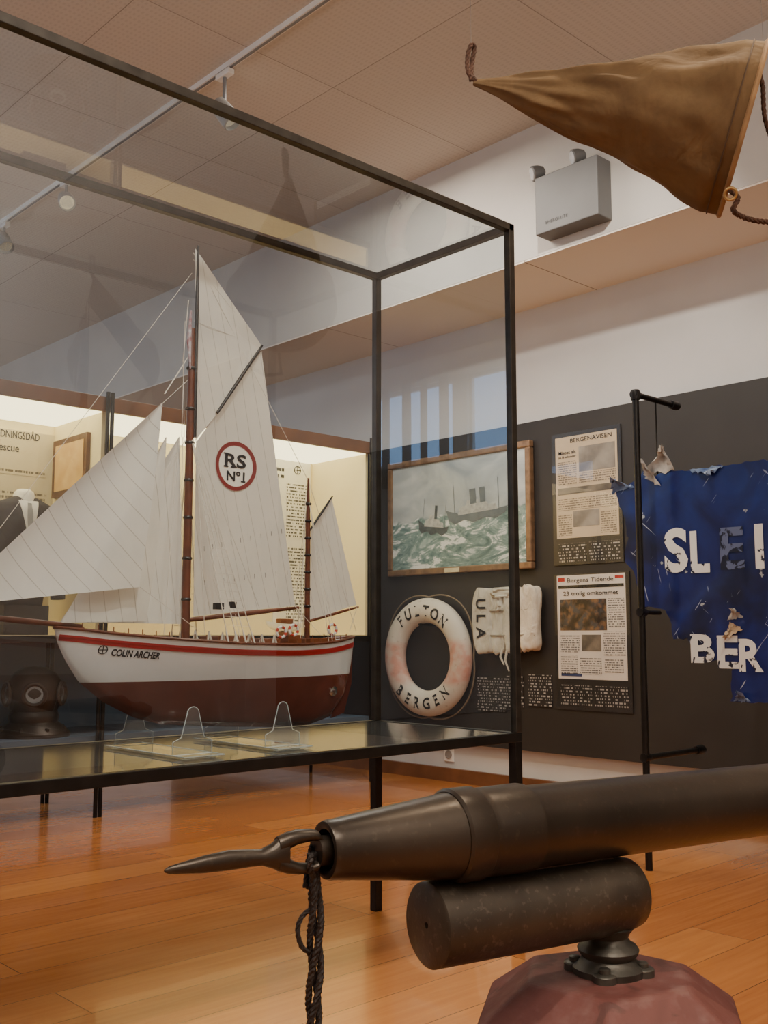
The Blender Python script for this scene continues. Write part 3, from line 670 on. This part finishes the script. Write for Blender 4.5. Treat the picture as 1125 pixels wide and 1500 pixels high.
def arc(name,body,a0,a1,top,parent):
    m=MB(); n=len(body)
    for i,ch in enumerate(body):
        an=math.radians(a0+(a1-a0)*i/(n-1)); vs,fs=textgeo(ch,.108,.026,.9)
        R_=Ro-rt*1.02; ct=V(0,-math.sin(an)*R_,math.cos(an)*R_) if top else V(0,-math.sin(an)*R_,-math.cos(an)*R_)
        if top: u=V(0,-math.cos(an),-math.sin(an)); v=V(0,-math.sin(an),math.cos(an))
        else: u=V(0,-math.cos(an),math.sin(an)); v=V(0,math.sin(an),math.cos(an))
        pts=[V(LX,lc.y,lc.z)+ct+u*p.x+v*p.y for p in vs]; m.add([dX(.003,lbv)(p) for p in pts],fs)
    m.obj(name,m_ink,parent,recalc=False)
arc('name_lettering','FULTON',-40,40,True,lb); arc('port_lettering','BERGEN',-42,42,False,lb)
pts=[]
for i in range(73):
    g=2*math.pi*i/72; q=abs(math.sin(2*g)); rr=Ro+.006+.035*q*(1+.3*noise.noise(V(g,0,1)))
    pts.append(V(XP-.05,lc.y+rr*math.sin(g),lc.z+rr*math.cos(g)+(.02*q if math.cos(g)>0 else -.01*q)))
MB().tube(pts[:-1],.0055,6,closed=True).obj('grab_rope',M('old_rope',(130,114,92),.9),lb,smooth=True)
MB().tube([V(XP,lc.y,lc.z+Ro-.19),V(XP-.15,lc.y,lc.z+Ro-.185)],.008).obj('wall_peg',m_blackpipe,lb)
# ------------------------------------------------------------------ life jacket
jc=onX(737,910,XP-.08)
jk=empty('life_jacket',(XP,jc.y,jc.z-.25),'crumpled off-white canvas life jacket with black vertical lettering','life jacket')
t=NT('offwhite_canvas'); n1=t.noise(9,5,None,.5); n2=t.noise(16,3,t.mapv((1,1,.5)),1.2)
t.bsdf(t.mix(t.ramp(n1,.3,.7),lin((190,182,164)),lin((228,222,206))),.85,0,n2,1.0,bdist=.014); m_can=t.m
def puff(cy,cz_,hw,hh,dp,seed,name,tap=0,X=XP-.06,na=1.0):
    m=MB()
    def f(u,v):
        g=2*math.pi*u; ph=math.pi*(v-.5); e1=.30
        def sp(a,e): return math.copysign(abs(a)**e,a)
        x=sp(math.cos(ph),e1)*sp(math.cos(g),.65); y=sp(math.cos(ph),e1)*sp(math.sin(g),.42); z=sp(math.sin(ph),.38)
        n_=noise.noise(V(y*1.6+seed,z*2.2,x))*.16*na; n3=noise.noise(V(y*4+seed,z*3,5))*.25*na
        yy=y*hw*(1+tap*z)
        return V(X+x*dp*(1+n_*2+n3),cy+yy*(1+n_*.8)+.006*math.sin(z*3+seed),cz_+z*hh*(1+n_*.3+.07*noise.noise(V(y*3+seed,9,0))))
    m.grid(f,64,48,wrapu=True); bv=m.bvh(); return m.obj(name,m_can,jk,smooth=True,weld=True),bv
_,jb1=puff(jc.y+.175,jc.z+.005,.090,.215,.036,1.0,'float_panel',.02,na=.4)
puff(jc.y+.045,jc.z-.005,.060,.205,.030,5.0,'float_panel')
puff(jc.y-.07,jc.z+.01,.064,.21,.042,7.0,'float_panel',-.04)
puff(jc.y-.205,jc.z+.02,.080,.205,.040,9.5,'float_panel',-.06)
puff(jc.y-.02,jc.z+.185,.12,.036,.045,3.0,'collar')
puff(jc.y+.02,jc.z+.12,.03,.055,.050,13.0,'knotted_tape')
m=MB(); cyl_=jc.y+.165
for i,ch in enumerate('ULA'):
    vs,fs=textgeo(ch,.118,.022,.9); o_=V(XP,cyl_+.01,jc.z+.115-.095*i)
    pts=[o_+V(0,0,-1)*p.x+V(0,-1,0)*p.y for p in vs]; m.add([dX(.005,jb1)(p) for p in pts],fs)
m.obj('jacket_lettering',m_ink,jk,recalc=False)
m_tape=M('tape_cloth',(176,168,150),.9)
for zz in (.07,-.09): MB().tube([V(XP-.095,jc.y+.10-.01*k,jc.z+zz+.004*math.sin(k)) if k else V(XP-.09,jc.y+.10,jc.z+zz) for k in range(0,28,3)]+[V(XP-.09,jc.y-.27,jc.z+zz)],.006,6).obj('waist_tape',m_tape,jk,smooth=True)
for k,(dy,l_) in enumerate(((.0,.10),(-.04,.14))):
    p=V(XP-.09,jc.y+dy,jc.z-.18); MB().tube([p,p+V(-.01,.01,-l_*.5),p+V(.0,-.012,-l_)],[.010,.008,.005],6).obj('tie_tape',m_can,jk,smooth=True)
MB().tube([V(XP,jc.y,jc.z+.17),V(XP-.08,jc.y,jc.z+.17)],.008).obj('wall_hook',m_blackpipe,jk)
# socket
sc=onX(659,1105,WX); so=empty('power_socket',(WX,sc.y,sc.z),'white power socket low on the white wall','power socket')
MB().box((WX-.012,sc.y+.045,sc.z-.05),(WX,sc.y-.045,sc.z+.05)).obj('socket_plate',m_white,so,bevel=.006)
MB().lathe(V(WX-.011,sc.y,sc.z),V(-1,0,0),[(0,.03),(.006,.03),(.007,.022),(.003,.02)],20).obj('socket_inset',M('socket_grey',(140,132,126),.4),so,smooth=True)
# ------------------------------------------------------------------ hull fragment + pipe rack
XF=4.10
out=[(898,706),(918,712),(934,700),(944,691),(958,697),(975,690),(1010,689),(1060,682),(1125,673),(1190,668),(1190,1045),(1125,1030),(1098,1031),(1072,1028),(1070,1002),(1075,976),(1058,966),(1040,970),(1015,962),(1013,945),(1005,933),(985,935),(982,915),(975,893),(942,891),(938,870),(925,832),(914,822),(919,790),(916,760),(905,733)]
P_=[onX(x,y,XF) for x,y in out]; pts=[]
for i in range(len(P_)):
    a,b_=P_[i],P_[(i+1)%len(P_)]; n_=max(1,int((b_-a).length/.02))
    for k in range(n_):
        q=a.lerp(b_,k/n_); q=q+V(0,noise.noise(q*30)*.014,noise.noise(q*30+V(9,9,9))*.014); pts.append(q)
fg=empty('hull_name_fragment',(XF,P_[0].y-.5,P_[12].z),'torn navy blue metal hull fragment with worn white lettering','hull fragment')
t=NT('scraped_blue_paint'); n1=t.noise(5,6,None,1.0)
def scratch(rot,thr,sc,loc=0): return t.math('GREATER_THAN',t.noise(sc,2,t.mapv((1,1,.05),(rot,0,0),(0,loc,0),tex=True),.4),thr)
c_=t.mix(t.ramp(n1,.3,.7),lin((16,22,72)),lin((26,42,112)))
c_=t.mix(t.math('MULTIPLY',t.ramp(t.noise(2.5,4),.50,.64),.8),c_,lin((20,21,36)))
gate=t.ramp(t.noise(5,2),.50,.55)
sc1=t.math('MULTIPLY',t.math('MAXIMUM',t.math('MAXIMUM',scratch(.7,.70,4),scratch(-.9,.705,5,.3)),scratch(1.35,.705,4,.7)),gate)
c_=t.mix(sc1,c_,lin((160,168,186)))
c_=t.mix(t.math('GREATER_THAN',t.noise(14,6),.70),c_,lin((160,164,166)))
dent=t.noise(2.6,2,None,.3)
t.bsdf(c_,.28,0,dent,.55,coat=.25,bdist=.035); MB().prism(pts,V(.012,0,0)).obj('fragment_plate',t.m,fg)
def worn(name,th,col,w=.03):
    t=NT(name); n_=t.noise(16,6,None,.8); t.bsdf(t.mix(t.ramp(n_,th,th+w),lin(col),lin((20,24,46))),.4); return t.m
mw1=worn('worn_white_letter',.60,(224,224,220)); mw2=worn('nearly_gone_letter',.50,(90,100,134)); mw3=worn('worn_white_letter_b',.575,(216,216,212))
def wl(ch,x,y,w,h,mat):
    c_=onX(x,y,XF-.0035); rl=ray(x,y); k=c_.x/F/rl.x; fs_=rl.x/rl.length
    text('fragment_letter',ch,.2,c_,WU,ZZ,mat,fg,bold=.035,fit=(w*k/fs_*.98,h*k))
wl('S',990,806,34,66,mw1); wl('L',1025,808,27,62,mw1); wl('E',1072,803,34,62,mw2); wl('I',1112,800,12,66,mw1)
wl('B',1029,950,34,42,mw3); wl('E',1066,955,30,48,mw3); wl('R',1100,960,34,48,mw1)
def curl(x0,y0,x1,y1,x2,y2,name,mat,c=.05):
    a,b_,d=onX(x0,y0,XF-.005),onX(x1,y1,XF-.005),onX(x2,y2,XF-.005); m=MB()
    m.grid(lambda u,v:(a.lerp(b_,u)).lerp(d,v)+V(-c*v*v-.01*math.sin(u*9)*v,noise.noise(V(u*5,v*5,x0))*.02,noise.noise(V(u*5,v*5,y0))*.02),10,8); m.obj(name,mat,fg,smooth=True,recalc=False)
m_torn=M('torn_white_metal',(190,186,178),.6,ns=18,na=.2,c2=(130,130,130))
curl(942,695,988,690,975,654,'torn_curl',m_torn,.03); curl(944,700,968,712,944,674,'torn_curl',m_torn,.03)
m_bl2=M('torn_blue_metal',(44,70,120),.4,ns=18,c2=(120,140,170)); curl(896,722,930,714,900,702,'torn_curl',m_bl2,.03); curl(1066,908,1088,905,1076,892,'torn_curl',m_torn,.02)
curl(1070,910,1088,922,1064,934,'torn_curl',M('torn_tan',(166,142,114),.6),.02)
curl(1010,688,1060,682,1040,696,'torn_curl',m_bl2,.03); curl(1075,1026,1100,1028,1085,1014,'torn_curl',m_bl2,.03)
pb=onZ(951,1275,0.0); xr_,yr_=pb.x,pb.y; ztp=onX(932,576,xr_).z
rk=empty('pipe_rack',(xr_,yr_,0),'black iron pipe stand holding the torn hull fragment','pipe rack')
MB().tube([V(xr_,yr_,0),V(xr_,yr_,ztp)],.015,14).obj('front_upright',m_blackpipe,rk,smooth=True)
m=MB(); m.lathe(V(xr_,yr_,ztp-.03),ZZ,[(0,.02),(.03,.024),(.045,.018),(.05,0)],16); m.obj('elbow',m_blackpipe,rk,smooth=True)
zlow=onX(948,1110,xr_).z; zmid=onX(942,897,xr_).z
for z_,x2,r_ in ((ztp-.005,4.30,.013),(zlow,4.42,.013),(zmid,4.098,.010)):
    MB().tube([V(xr_,yr_,z_),V(x2,yr_,z_)],r_,12).obj('cross_pipe',m_blackpipe,rk,smooth=True)
    MB().lathe(V(xr_-.018,yr_,z_),V(1,0,0),[(0,.019),(.04,.019),(.05,.014)],14).obj('pipe_coupling',m_blackpipe,rk,smooth=True)
    if x2>4.2: MB().lathe(V(x2-.05,yr_,z_),V(1,0,0),[(0,.019),(.05,.022),(.06,.018)],14).obj('pipe_coupling',m_blackpipe,rk,smooth=True)
MB().tube([V(4.118,yr_,ztp-.01),V(4.118,yr_,P_[5].z-.05)],.004,8).obj('hanger_rod',m_blackpipe,rk,smooth=True)
# ------------------------------------------------------------------ emergency light unit
XB=4.60; a=onX(783,262,XB-.13); b_=onX(783,346,XB-.13); r_=onX(876,300,XB-.13)
em=empty('emergency_light_unit',(XB,(a.y+r_.y)/2,b_.z),'grey metal emergency light box with two lamp heads','emergency light')
m_box=M('grey_enamel',(100,100,100),.5,ns=5,na=.05)
MB().box((XB-.13,a.y,b_.z),(XB+.001,r_.y,a.z)).obj('battery_box',m_box,em,bevel=.006)
text('box_lettering','EMERGI-LITE',.03,V(XB-.1315,a.y-.15,b_.z+.055),WU,ZZ,m_ink,em,fit=(.15,.018))
for (px,py) in ((791,243),(850,214)):
    c_=onX(px,py,XB-.07); zt=a.z
    MB().tube([V(c_.x,c_.y,zt),V(c_.x,c_.y,zt+.04)],.014,10).obj('lamp_bracket',m_box,em)
    d=V(-.7,.55,-.25).normalized()
    MB().lathe(V(c_.x,c_.y,zt+.06)-d*.03,d,[(0,.012),(.01,.03),(.04,.042),(.075,.045),(.08,.04)],24).obj('lamp_head',m_box,em,smooth=True)
    MB().lathe(V(c_.x,c_.y,zt+.06)+d*.045,d,[(0,.039),(.008,.034),(.012,.015),(.013,0)],24).obj('lamp_lens',M('lens_white',(190,192,196),.2),em,smooth=True)
# ------------------------------------------------------------------ canvas sea anchor
ta=atT(694,121,2.86); mo=atT(1088,191,2.70); d=(mo-ta); LL=d.length; d.normalize()
sa=empty('canvas_sea_anchor',mo,'brown canvas cone-shaped sea anchor with rope loops, hanging','sea anchor')
t=NT('waxed_canvas'); n1=t.noise(3.5,4,None,.5,.5); n2=t.noise(40,3); n4=t.noise(5,3,None,1.6)
c_=t.mix(t.ramp(n1,.35,.68),lin((96,74,50)),lin((126,101,70)))
c_=t.mix(t.math('MULTIPLY',t.ramp(n2,.45,.75),.2),c_,lin((72,54,38)))
c_=t.mix(t.math('MULTIPLY',t.ramp(t.noise(2.4,3,None,.5),.58,.68),.4),c_,lin((66,50,34)))
t.bsdf(c_,.9,0,t.math('ADD',t.math('MULTIPLY',n2,.12),t.math('MULTIPLY',n4,1.0)),.8,spec=.2,bdist=.014); m_canvas=t.m
up_=(UPV-d*UPV.dot(d)).normalized(); sd_=d.cross(up_)
prof=[(0,.008),(.03,.014),(.1,.027),(.25,.059),(.39,.087),(.55,.120),(.7,.152),(.85,.190),(.93,.211),(1,.214)]
def coner(q):
    for i in range(len(prof)-1):
        if q<=prof[i+1][0]:
            f=(q-prof[i][0])/(prof[i+1][0]-prof[i][0]); return prof[i][1]*(1-f)+prof[i+1][1]*f
    return prof[-1][1]
def conef(u,v,off=0):
    g=2*math.pi*u; r_=coner(v)-off
    fade=min(1,v*3)*(1 if v<.9 else max(.35,(1-v)*10))
    r_*=1+.015*math.sin(g*3+v*4)*v+.09*noise.noise(V(math.cos(g)*1.5,math.sin(g)*1.5,v*3.0))*fade
    r_+=.014*noise.noise(V(math.cos(g)*3+v*2,math.sin(g)*3,v*6))*fade
    return ta+d*(v*LL)+(up_*math.cos(g)+sd_*math.sin(g))*r_
m=MB(); m.grid(lambda u,v:conef(u,v),140,100,wrapu=True); m.grid(lambda u,v:conef(u,v,.006),48,20,wrapu=True)
m.obj('canvas_cone',m_canvas,sa,smooth=True)
hoop=[conef(k/48,1.0) for k in range(48)]
MB().tube(hoop,.007,8,closed=True).obj('mouth_hoop',M('canvas_hem',(150,116,78),.85,ns=20,na=.2),sa,smooth=True)
hoop2=[conef(k/48,.955,-.002) for k in range(48)]
MB().tube(hoop2,.002,6,closed=True).obj('hem_seam',M('hem_thread',(84,64,46),.85),sa,smooth=True)
m_oldrope=M('brown_rope',(76,50,36),.9,ns=60,na=.3,bump=.4,bs=150)
def ropepts(pts,r,name,par,mat,tw=60,strands=3):
    P=[Vector(p) for p in pts]; Q=[]
    for i in range(len(P)-1):
        p0=P[max(i-1,0)];p1=P[i];p2=P[i+1];p3=P[min(i+2,len(P)-1)]
        for k in range(12):
            s_=k/12; Q.append(.5*((2*p1)+(p2-p0)*s_+(2*p0-5*p1+4*p2-p3)*s_*s_+(3*p1-p0-3*p2+p3)*s_**3))
    Q.append(P[-1]); R_=[]
    tot=sum((Q[i+1]-Q[i]).length for i in range(len(Q)-1)); n=max(20,int(tot/.006)); 
    acc=0; j=0; seg=(Q[1]-Q[0]).length
    for i in range(n+1):
        tgt=tot*i/n
        while j<len(Q)-2 and acc+seg<tgt: acc+=seg; j+=1; seg=(Q[j+1]-Q[j]).length
        R_.append(Q[j].lerp(Q[j+1],min(1,(tgt-acc)/max(seg,1e-9))))
    m=MB()
    for s_ in range(strands):
        pts2=[]; a_=None
        for i,p in enumerate(R_):
            T=(R_[min(i+1,n)]-R_[max(i-1,0)]).normalized()
            if a_ is None: a_=T.orthogonal().normalized()
            a_=(a_-T*a_.dot(T)).normalized(); b2=T.cross(a_); g=tw*tot*i/n+s_*2*math.pi/strands
            pts2.append(p+(a_*math.cos(g)+b2*math.sin(g))*r*.5)
        m.tube(pts2,r*.55,6)
    return m.obj(name,mat,par,smooth=True)
ropepts([ta+d*.02,atT(687,108,2.85),atT(685,85,2.85),atT(690,66,2.85),atT(695,70,2.86),atT(692,90,2.86),atT(690,118,2.85)],.007,'tip_rope_loop',sa,m_oldrope,150)
ropepts([atT(1066,276,2.56),atT(1081,290,2.55),atT(1074,308,2.55),atT(1094,320,2.58),atT(1130,325,2.6),atT(1180,318,2.65)],.007,'mouth_rope',sa,m_oldrope,150)
ropepts([atT(1096,112,2.60),atT(1108,100,2.60),atT(1117,125,2.60),atT(1122,180,2.62),atT(1150,250,2.65),atT(1180,318,2.65)],.006,'mouth_rope',sa,m_oldrope,150)
torus(atT(1070,284,2.54),ray(1077,286).normalized()+V(.3,0,.2),.014,.004,'brass_ring',M('old_brass',(190,160,110),.3,.9),sa,24,8)
w_=M('hanging_wire',(90,86,80),.5,.3)
for p in (atT(690,66,2.85),hoop[0]): MB().tube([p,V(p.x,p.y,ZC)],.0005,5).obj('hanging_wire',w_,sa)
# ------------------------------------------------------------------ gun
ZG=.711
A=onZ(480,1245,ZG); B=onZ(1125,1170,ZG); gd=(B-A).normalized()
def gs(x):
    y=1245-.11628*(x-480); return (onZ(x,y,ZG)-A).dot(gd)
t=NT('gunmetal'); n1=t.noise(5,4,t.mapv((1,1,1)),.3); n2=t.noise(90,3)
c_=t.mix(t.ramp(n1,.3,.7),lin((52,45,39)),lin((74,64,54)))
c_=t.mix(t.math('MULTIPLY',t.ramp(n2,.6,.75),.25),c_,lin((108,96,82)))
t.bsdf(c_,t.math('MULTIPLY_ADD',n1,.18,.24),.6,n2,.03); m_gun=t.m
t=NT('worn_iron'); n1=t.noise(9,5,None,.5); n2=t.noise(110,4)
c_=t.mix(t.ramp(n1,.3,.7),lin((62,55,48)),lin((88,79,68)))
c_=t.mix(t.math('MULTIPLY',t.ramp(n2,.58,.72),.35),c_,lin((130,118,104)))
t.bsdf(c_,t.math('MULTIPLY_ADD',n1,.2,.30),.5,n2,.06); m_iron=t.m
ZPED=.476
gn=empty('line_throwing_gun',(onZ(885,1198,ZG).x,onZ(885,1198,ZG).y,ZPED),'dark bronze gun barrel with recoil cylinder on swivel mount','harpoon gun')
pr=[(gs(600),.027),(gs(476),.028),(gs(474),.032),(gs(475),.0375),(gs(480),.0395),(gs(488),.0400),(gs(655),.0610),(gs(657),.0635),(gs(668),.0655),(gs(692),.0655),(gs(697),.0640),(gs(702),.0640),(gs(760),.0655),(gs(766),.0640),(gs(770),.0610),(gs(1180),.0600)]
MB().lathe(A,gd,pr+[(gs(1195),.064),(gs(1230),.064),(gs(1240),.05),(gs(1265),.03),(gs(1280),.035),(gs(1300),.02)],64,upv=ZZ).obj('barrel',m_gun,gn,smooth=True)
MB().lathe(A,gd,[(gs(655),.0625),(gs(658),.0665),(gs(690),.0672),(gs(694),.0645)],64,upv=ZZ).obj('barrel_band',m_gun,gn,smooth=True)
A2=A-V(0,0,.1195); r2=.0590
s0=gs(624); s1=gs(930)
MB().lathe(A2,gd,[(s0+.012,0),(s0+.012,.004),(s0,.0045),(s0,.055),(s0+.003,r2),(s1-.05,r2),(s1-.02,r2-.006),(s1-.006,r2-.022),(s1,0)],56,upv=ZZ).obj('recoil_cylinder',m_iron,gn,smooth=True)
m=MB()
q0=A+gd*gs(690)-V(0,0,.062); q1=A+gd*gs(890)-V(0,0,.062); sdv=gd.cross(ZZ).normalized()
m.add([q0+sdv*.012+V(0,0,-.006),q0-sdv*.012+V(0,0,-.006),q1-sdv*.012+V(0,0,-.006),q1+sdv*.012+V(0,0,-.006),q0+sdv*.012+V(0,0,.006),q0-sdv*.012+V(0,0,.006),q1-sdv*.012+V(0,0,.006),q1+sdv*.012+V(0,0,.006)],[(0,1,2,3),(4,7,6,5),(0,4,5,1),(1,5,6,2),(2,6,7,3),(3,7,4,0)])
m.obj('barrel_saddle',m_gun,gn,bevel=.002)
pv=A+gd*gs(886); px_,py_=pv.x,pv.y
m_piv=M('greenish_iron',(86,83,76),.42,.6,ns=16,na=.3,bump=.12,bs=60)
MB().lathe(V(px_,py_,ZPED),ZZ,[(0,.056),(.010,.057),(.015,.050),(.019,.044),(.024,.041),(.030,.046),(.036,.048),(.042,.044),(.046,.036),(.054,.031),(.062,.035),(.070,.042),(.076,.036)],40).obj('swivel_post',m_piv,gn,smooth=True)
for k in range(4):
    g=k*2*math.pi/4+.5; c_=V(px_+.052*math.cos(g),py_+.052*math.sin(g),ZPED); MB().lathe(c_,ZZ,[(0,.018),(.010,.018),(.012,.016),(.013,.009),(.019,.009),(.021,.006)],20).obj('flange_lug',m_piv,gn,smooth=True)
MB().lathe(V(px_,py_,ZPED+.034)-sdv*.04,sdv,[(0,.008),(.012,.010),(.03,.010)],12).obj('locking_bolt',m_piv,gn,smooth=True)
# pedestal : broad planar faces
t=NT('dusty_red_paint'); n1=t.noise(7,6,None,.6); n2=t.noise(30,5); n3=t.noise(12,6,None,1.0)
c_=t.mix(t.ramp(n1,.3,.7),lin((94,50,46)),lin((118,70,64))); c_=t.mix(t.math('MULTIPLY',t.ramp(n2,.5,.7),.3),c_,lin((142,114,108)))
c_=t.mix(t.math('MULTIPLY',t.ramp(n3,.60,.66),.5),c_,lin((64,40,36)))
t.bsdf(c_,.65,0,n2,.15)
m=MB(); prf=[(0,.31),(.05,.31),(.08,.262),(.415,.232),(ZPED,.140)]
NF=6; random.seed(4); jit=[1+random.uniform(-.04,.04) for _ in range(NF)]; OF=.62
rows=[[V(px_+r_*jit[k]*math.cos(2*math.pi*k/NF+OF),py_+r_*jit[k]*math.sin(2*math.pi*k/NF+OF),z) for k in range(NF)] for (z,r_) in prf]
vs=[p for r_ in rows for p in r_]; fs=[]
for j in range(len(prf)-1):
    for k in range(NF): fs.append((j*NF+k,j*NF+(k+1)%NF,(j+1)*NF+(k+1)%NF,(j+1)*NF+k))
fs.append(tuple(range(NF-1,-1,-1))); fs.append(tuple((len(prf)-1)*NF+k for k in range(NF)))
m.add(vs,fs); po=m.obj('gun_pedestal',t.m,label='faceted dusty dark-red painted pedestal under the gun',cat='pedestal',origin=(px_,py_,0))
bv_=po.modifiers.new('bevel','BEVEL'); bv_.width=.007; bv_.segments=3; bv_.limit_method='ANGLE'; bv_.angle_limit=math.radians(12)
# harpoon
hn=gd.cross(ZZ).normalized()
def onG(x,y,off=0):
    r=ray(x,y); k=((A+hn*off-CAM).dot(hn))/r.dot(hn); return CAM+r*k
hp_=empty('harpoon',onG(440,1250),'dark iron harpoon with pointed blade and slotted eye','harpoon')
def loft(name,st,thk,mat,par):
    m=MB(); N=20; P=[]
    for i,(x,y,h) in enumerate(st):
        c_=onG(x,y); tN=onG(x,y-h)-c_; th=thk[i]
        P.append([c_+tN*math.cos(2*math.pi*k/N)+hn*th*math.sin(2*math.pi*k/N) for k in range(N)])
    vs=[p for r_ in P for p in r_]; fs=[]
    for i in range(len(P)-1):
        for k in range(N): fs.append((i*N+k,i*N+(k+1)%N,(i+1)*N+(k+1)%N,(i+1)*N+k))
    fs.append(tuple(range(N-1,-1,-1))); fs.append(tuple((len(P)-1)*N+k for k in range(N)))
    m.add(vs,fs); return m.obj(name,mat,par,smooth=True)
loft('harpoon_blade',[(241,1276,2),(248,1275,6),(270,1271,9),(300,1266,13),(335,1260,15),(365,1257,13),(382,1256,12),(398,1254,18),(410,1251,26),(420,1250,30)],[.002,.004,.007,.009,.010,.011,.012,.013,.013,.012],m_gun,hp_)
loft('eye_arm',[(406,1240,14),(420,1232,13),(435,1226,11),(455,1223,9),(464,1224,8),(470,1232,5)],[.012]*6,m_gun,hp_)
loft('eye_arm',[(406,1262,14),(420,1268,12),(435,1272,9),(450,1272,8),(462,1268,8),(468,1260,5)],[.012]*6,m_gun,hp_)
MB().tube([onG(463,1247),onG(480,1245)+gd*.08],.020,20).obj('harpoon_shaft',m_gun,hp_,smooth=True)
# rope bundle
rp=empty('harpoon_rope',(onG(458,1262).x,onG(458,1262).y,0),'dark twisted rope bundle hanging from the harpoon eye','rope')
m_dr=M('dark_tarred_rope',(42,34,30),.7,ns=80,na=.4,bump=.5,bs=120)
base=onG(459,1260); zb=.006
def down(x,y): return onG(x,y,-.004)
for k in range(3):
    dense=[]
    for i in range(121):
        f=i/120; z=base.z+.01+(zb-base.z-.01)*f; g=f*22+k*2.09; am=.0075*(min(1,f*8))
        q=base+gd*(am*math.cos(g)+.004*math.sin(f*9)+(-.006+.006*k)*max(0,1-f*8))+hn*(am*math.sin(g)); dense.append(V(q.x,q.y,z))
    ropepts(dense[::3],.0052,'rope_strand',rp,m_dr,260)
ropepts([down(458,1330),down(443,1342),down(436,1362),down(441,1385),down(452,1395)],.0036,'loose_loop',rp,m_dr,260)
ropepts([onG(463,1258,-.014),onG(465,1272,-.016),onG(460,1284,0),onG(454,1272,.016),onG(455,1258,.014),onG(459,1254,0)],.0045,'rope_turn',rp,m_dr,260)
ropepts([onG(457,1240,-.010),onG(452,1262,-.018),onG(450,1280,-.016),onG(448,1300,-.008)],.0045,'rope_turn',rp,m_dr,260)
# ------------------------------------------------------------------ lights
def area(name,loc,size,en,col,rot=(0,0,0),sy=None):
    l=bpy.data.lights.new(name,'AREA'); l.energy=en; l.color=col; l.size=size
    if sy: l.shape='RECTANGLE'; l.size_y=sy
    o=bpy.data.objects.new(name,l); o.location=loc; o.rotation_euler=rot; bpy.context.scene.collection.objects.link(o); return o
def spl(name,loc,aim,en,ang,col,blend=.6,r=.05):
    l=bpy.data.lights.new(name,'SPOT'); l.energy=en; l.spot_size=math.radians(ang); l.spot_blend=blend; l.color=col; l.shadow_soft_size=r
    o=bpy.data.objects.new(name,l); o.location=loc; d=Vector(aim)-Vector(loc); o.rotation_euler=d.to_track_quat('-Z','Y').to_euler(); bpy.context.scene.collection.objects.link(o); return o
W1=(1,.88,.74)
area('ceiling_light_a',(.4,-.8,3.9),1.2,72,W1)
area('ceiling_light_b',(3.6,4.4,3.9),1.0,60,W1)
area('ceiling_light_c',(1.0,8.5,3.9),1.5,92,(.82,.90,1))
area('ceiling_fill_a',(-1.2,1.0,2.2),1.0,92,(1,.93,.84),(math.pi,0,0))  # three unseen up-facing fills added to brighten the ceiling, no real fixtures
area('ceiling_fill_b',(2.2,-1.6,2.2),1.0,98,(1,.93,.84),(math.pi,0,0))
area('ceiling_fill_c',(0.2,9.5,2.6),1.2,82,(.78,.88,1),(math.pi,0,0))
spl('spot_ship',(.9,.7,3.85),(1.75,2.55,1.3),220,46,(1,.94,.84),.6)
spl('spot_wall',(2.9,2.4,3.85),(5.3,3.9,1.4),200,75,(1,.92,.80))
spl('spot_floor',(2.9,1.2,3.85),(2.6,2.0,0),170,75,(1,.82,.60))
spl('spot_gun',(.2,.6,3.8),(1.25,.8,.6),140,50,(1,.88,.72))
spl('spot_anchor',(1.2,-1.2,3.6),(2.3,1.2,2.5),80,50,(1,.90,.75))
w=bpy.data.worlds.new('world'); bpy.context.scene.world=w; w.use_nodes=True; w.node_tree.nodes['Background'].inputs[0].default_value=(.5,.6,.8,1); w.node_tree.nodes['Background'].inputs[1].default_value=.3
# ------------------------------------------------------------------ camera
cd=bpy.data.cameras.new('camera'); co=bpy.data.objects.new('camera',cd); bpy.context.scene.collection.objects.link(co)
co.location=CAM; co.rotation_euler=(math.pi/2+TH,0,-YAW); cd.sensor_fit='VERTICAL'; cd.sensor_height=36; cd.lens=F/1500*36; cd.clip_start=.02
bpy.context.scene.camera=co
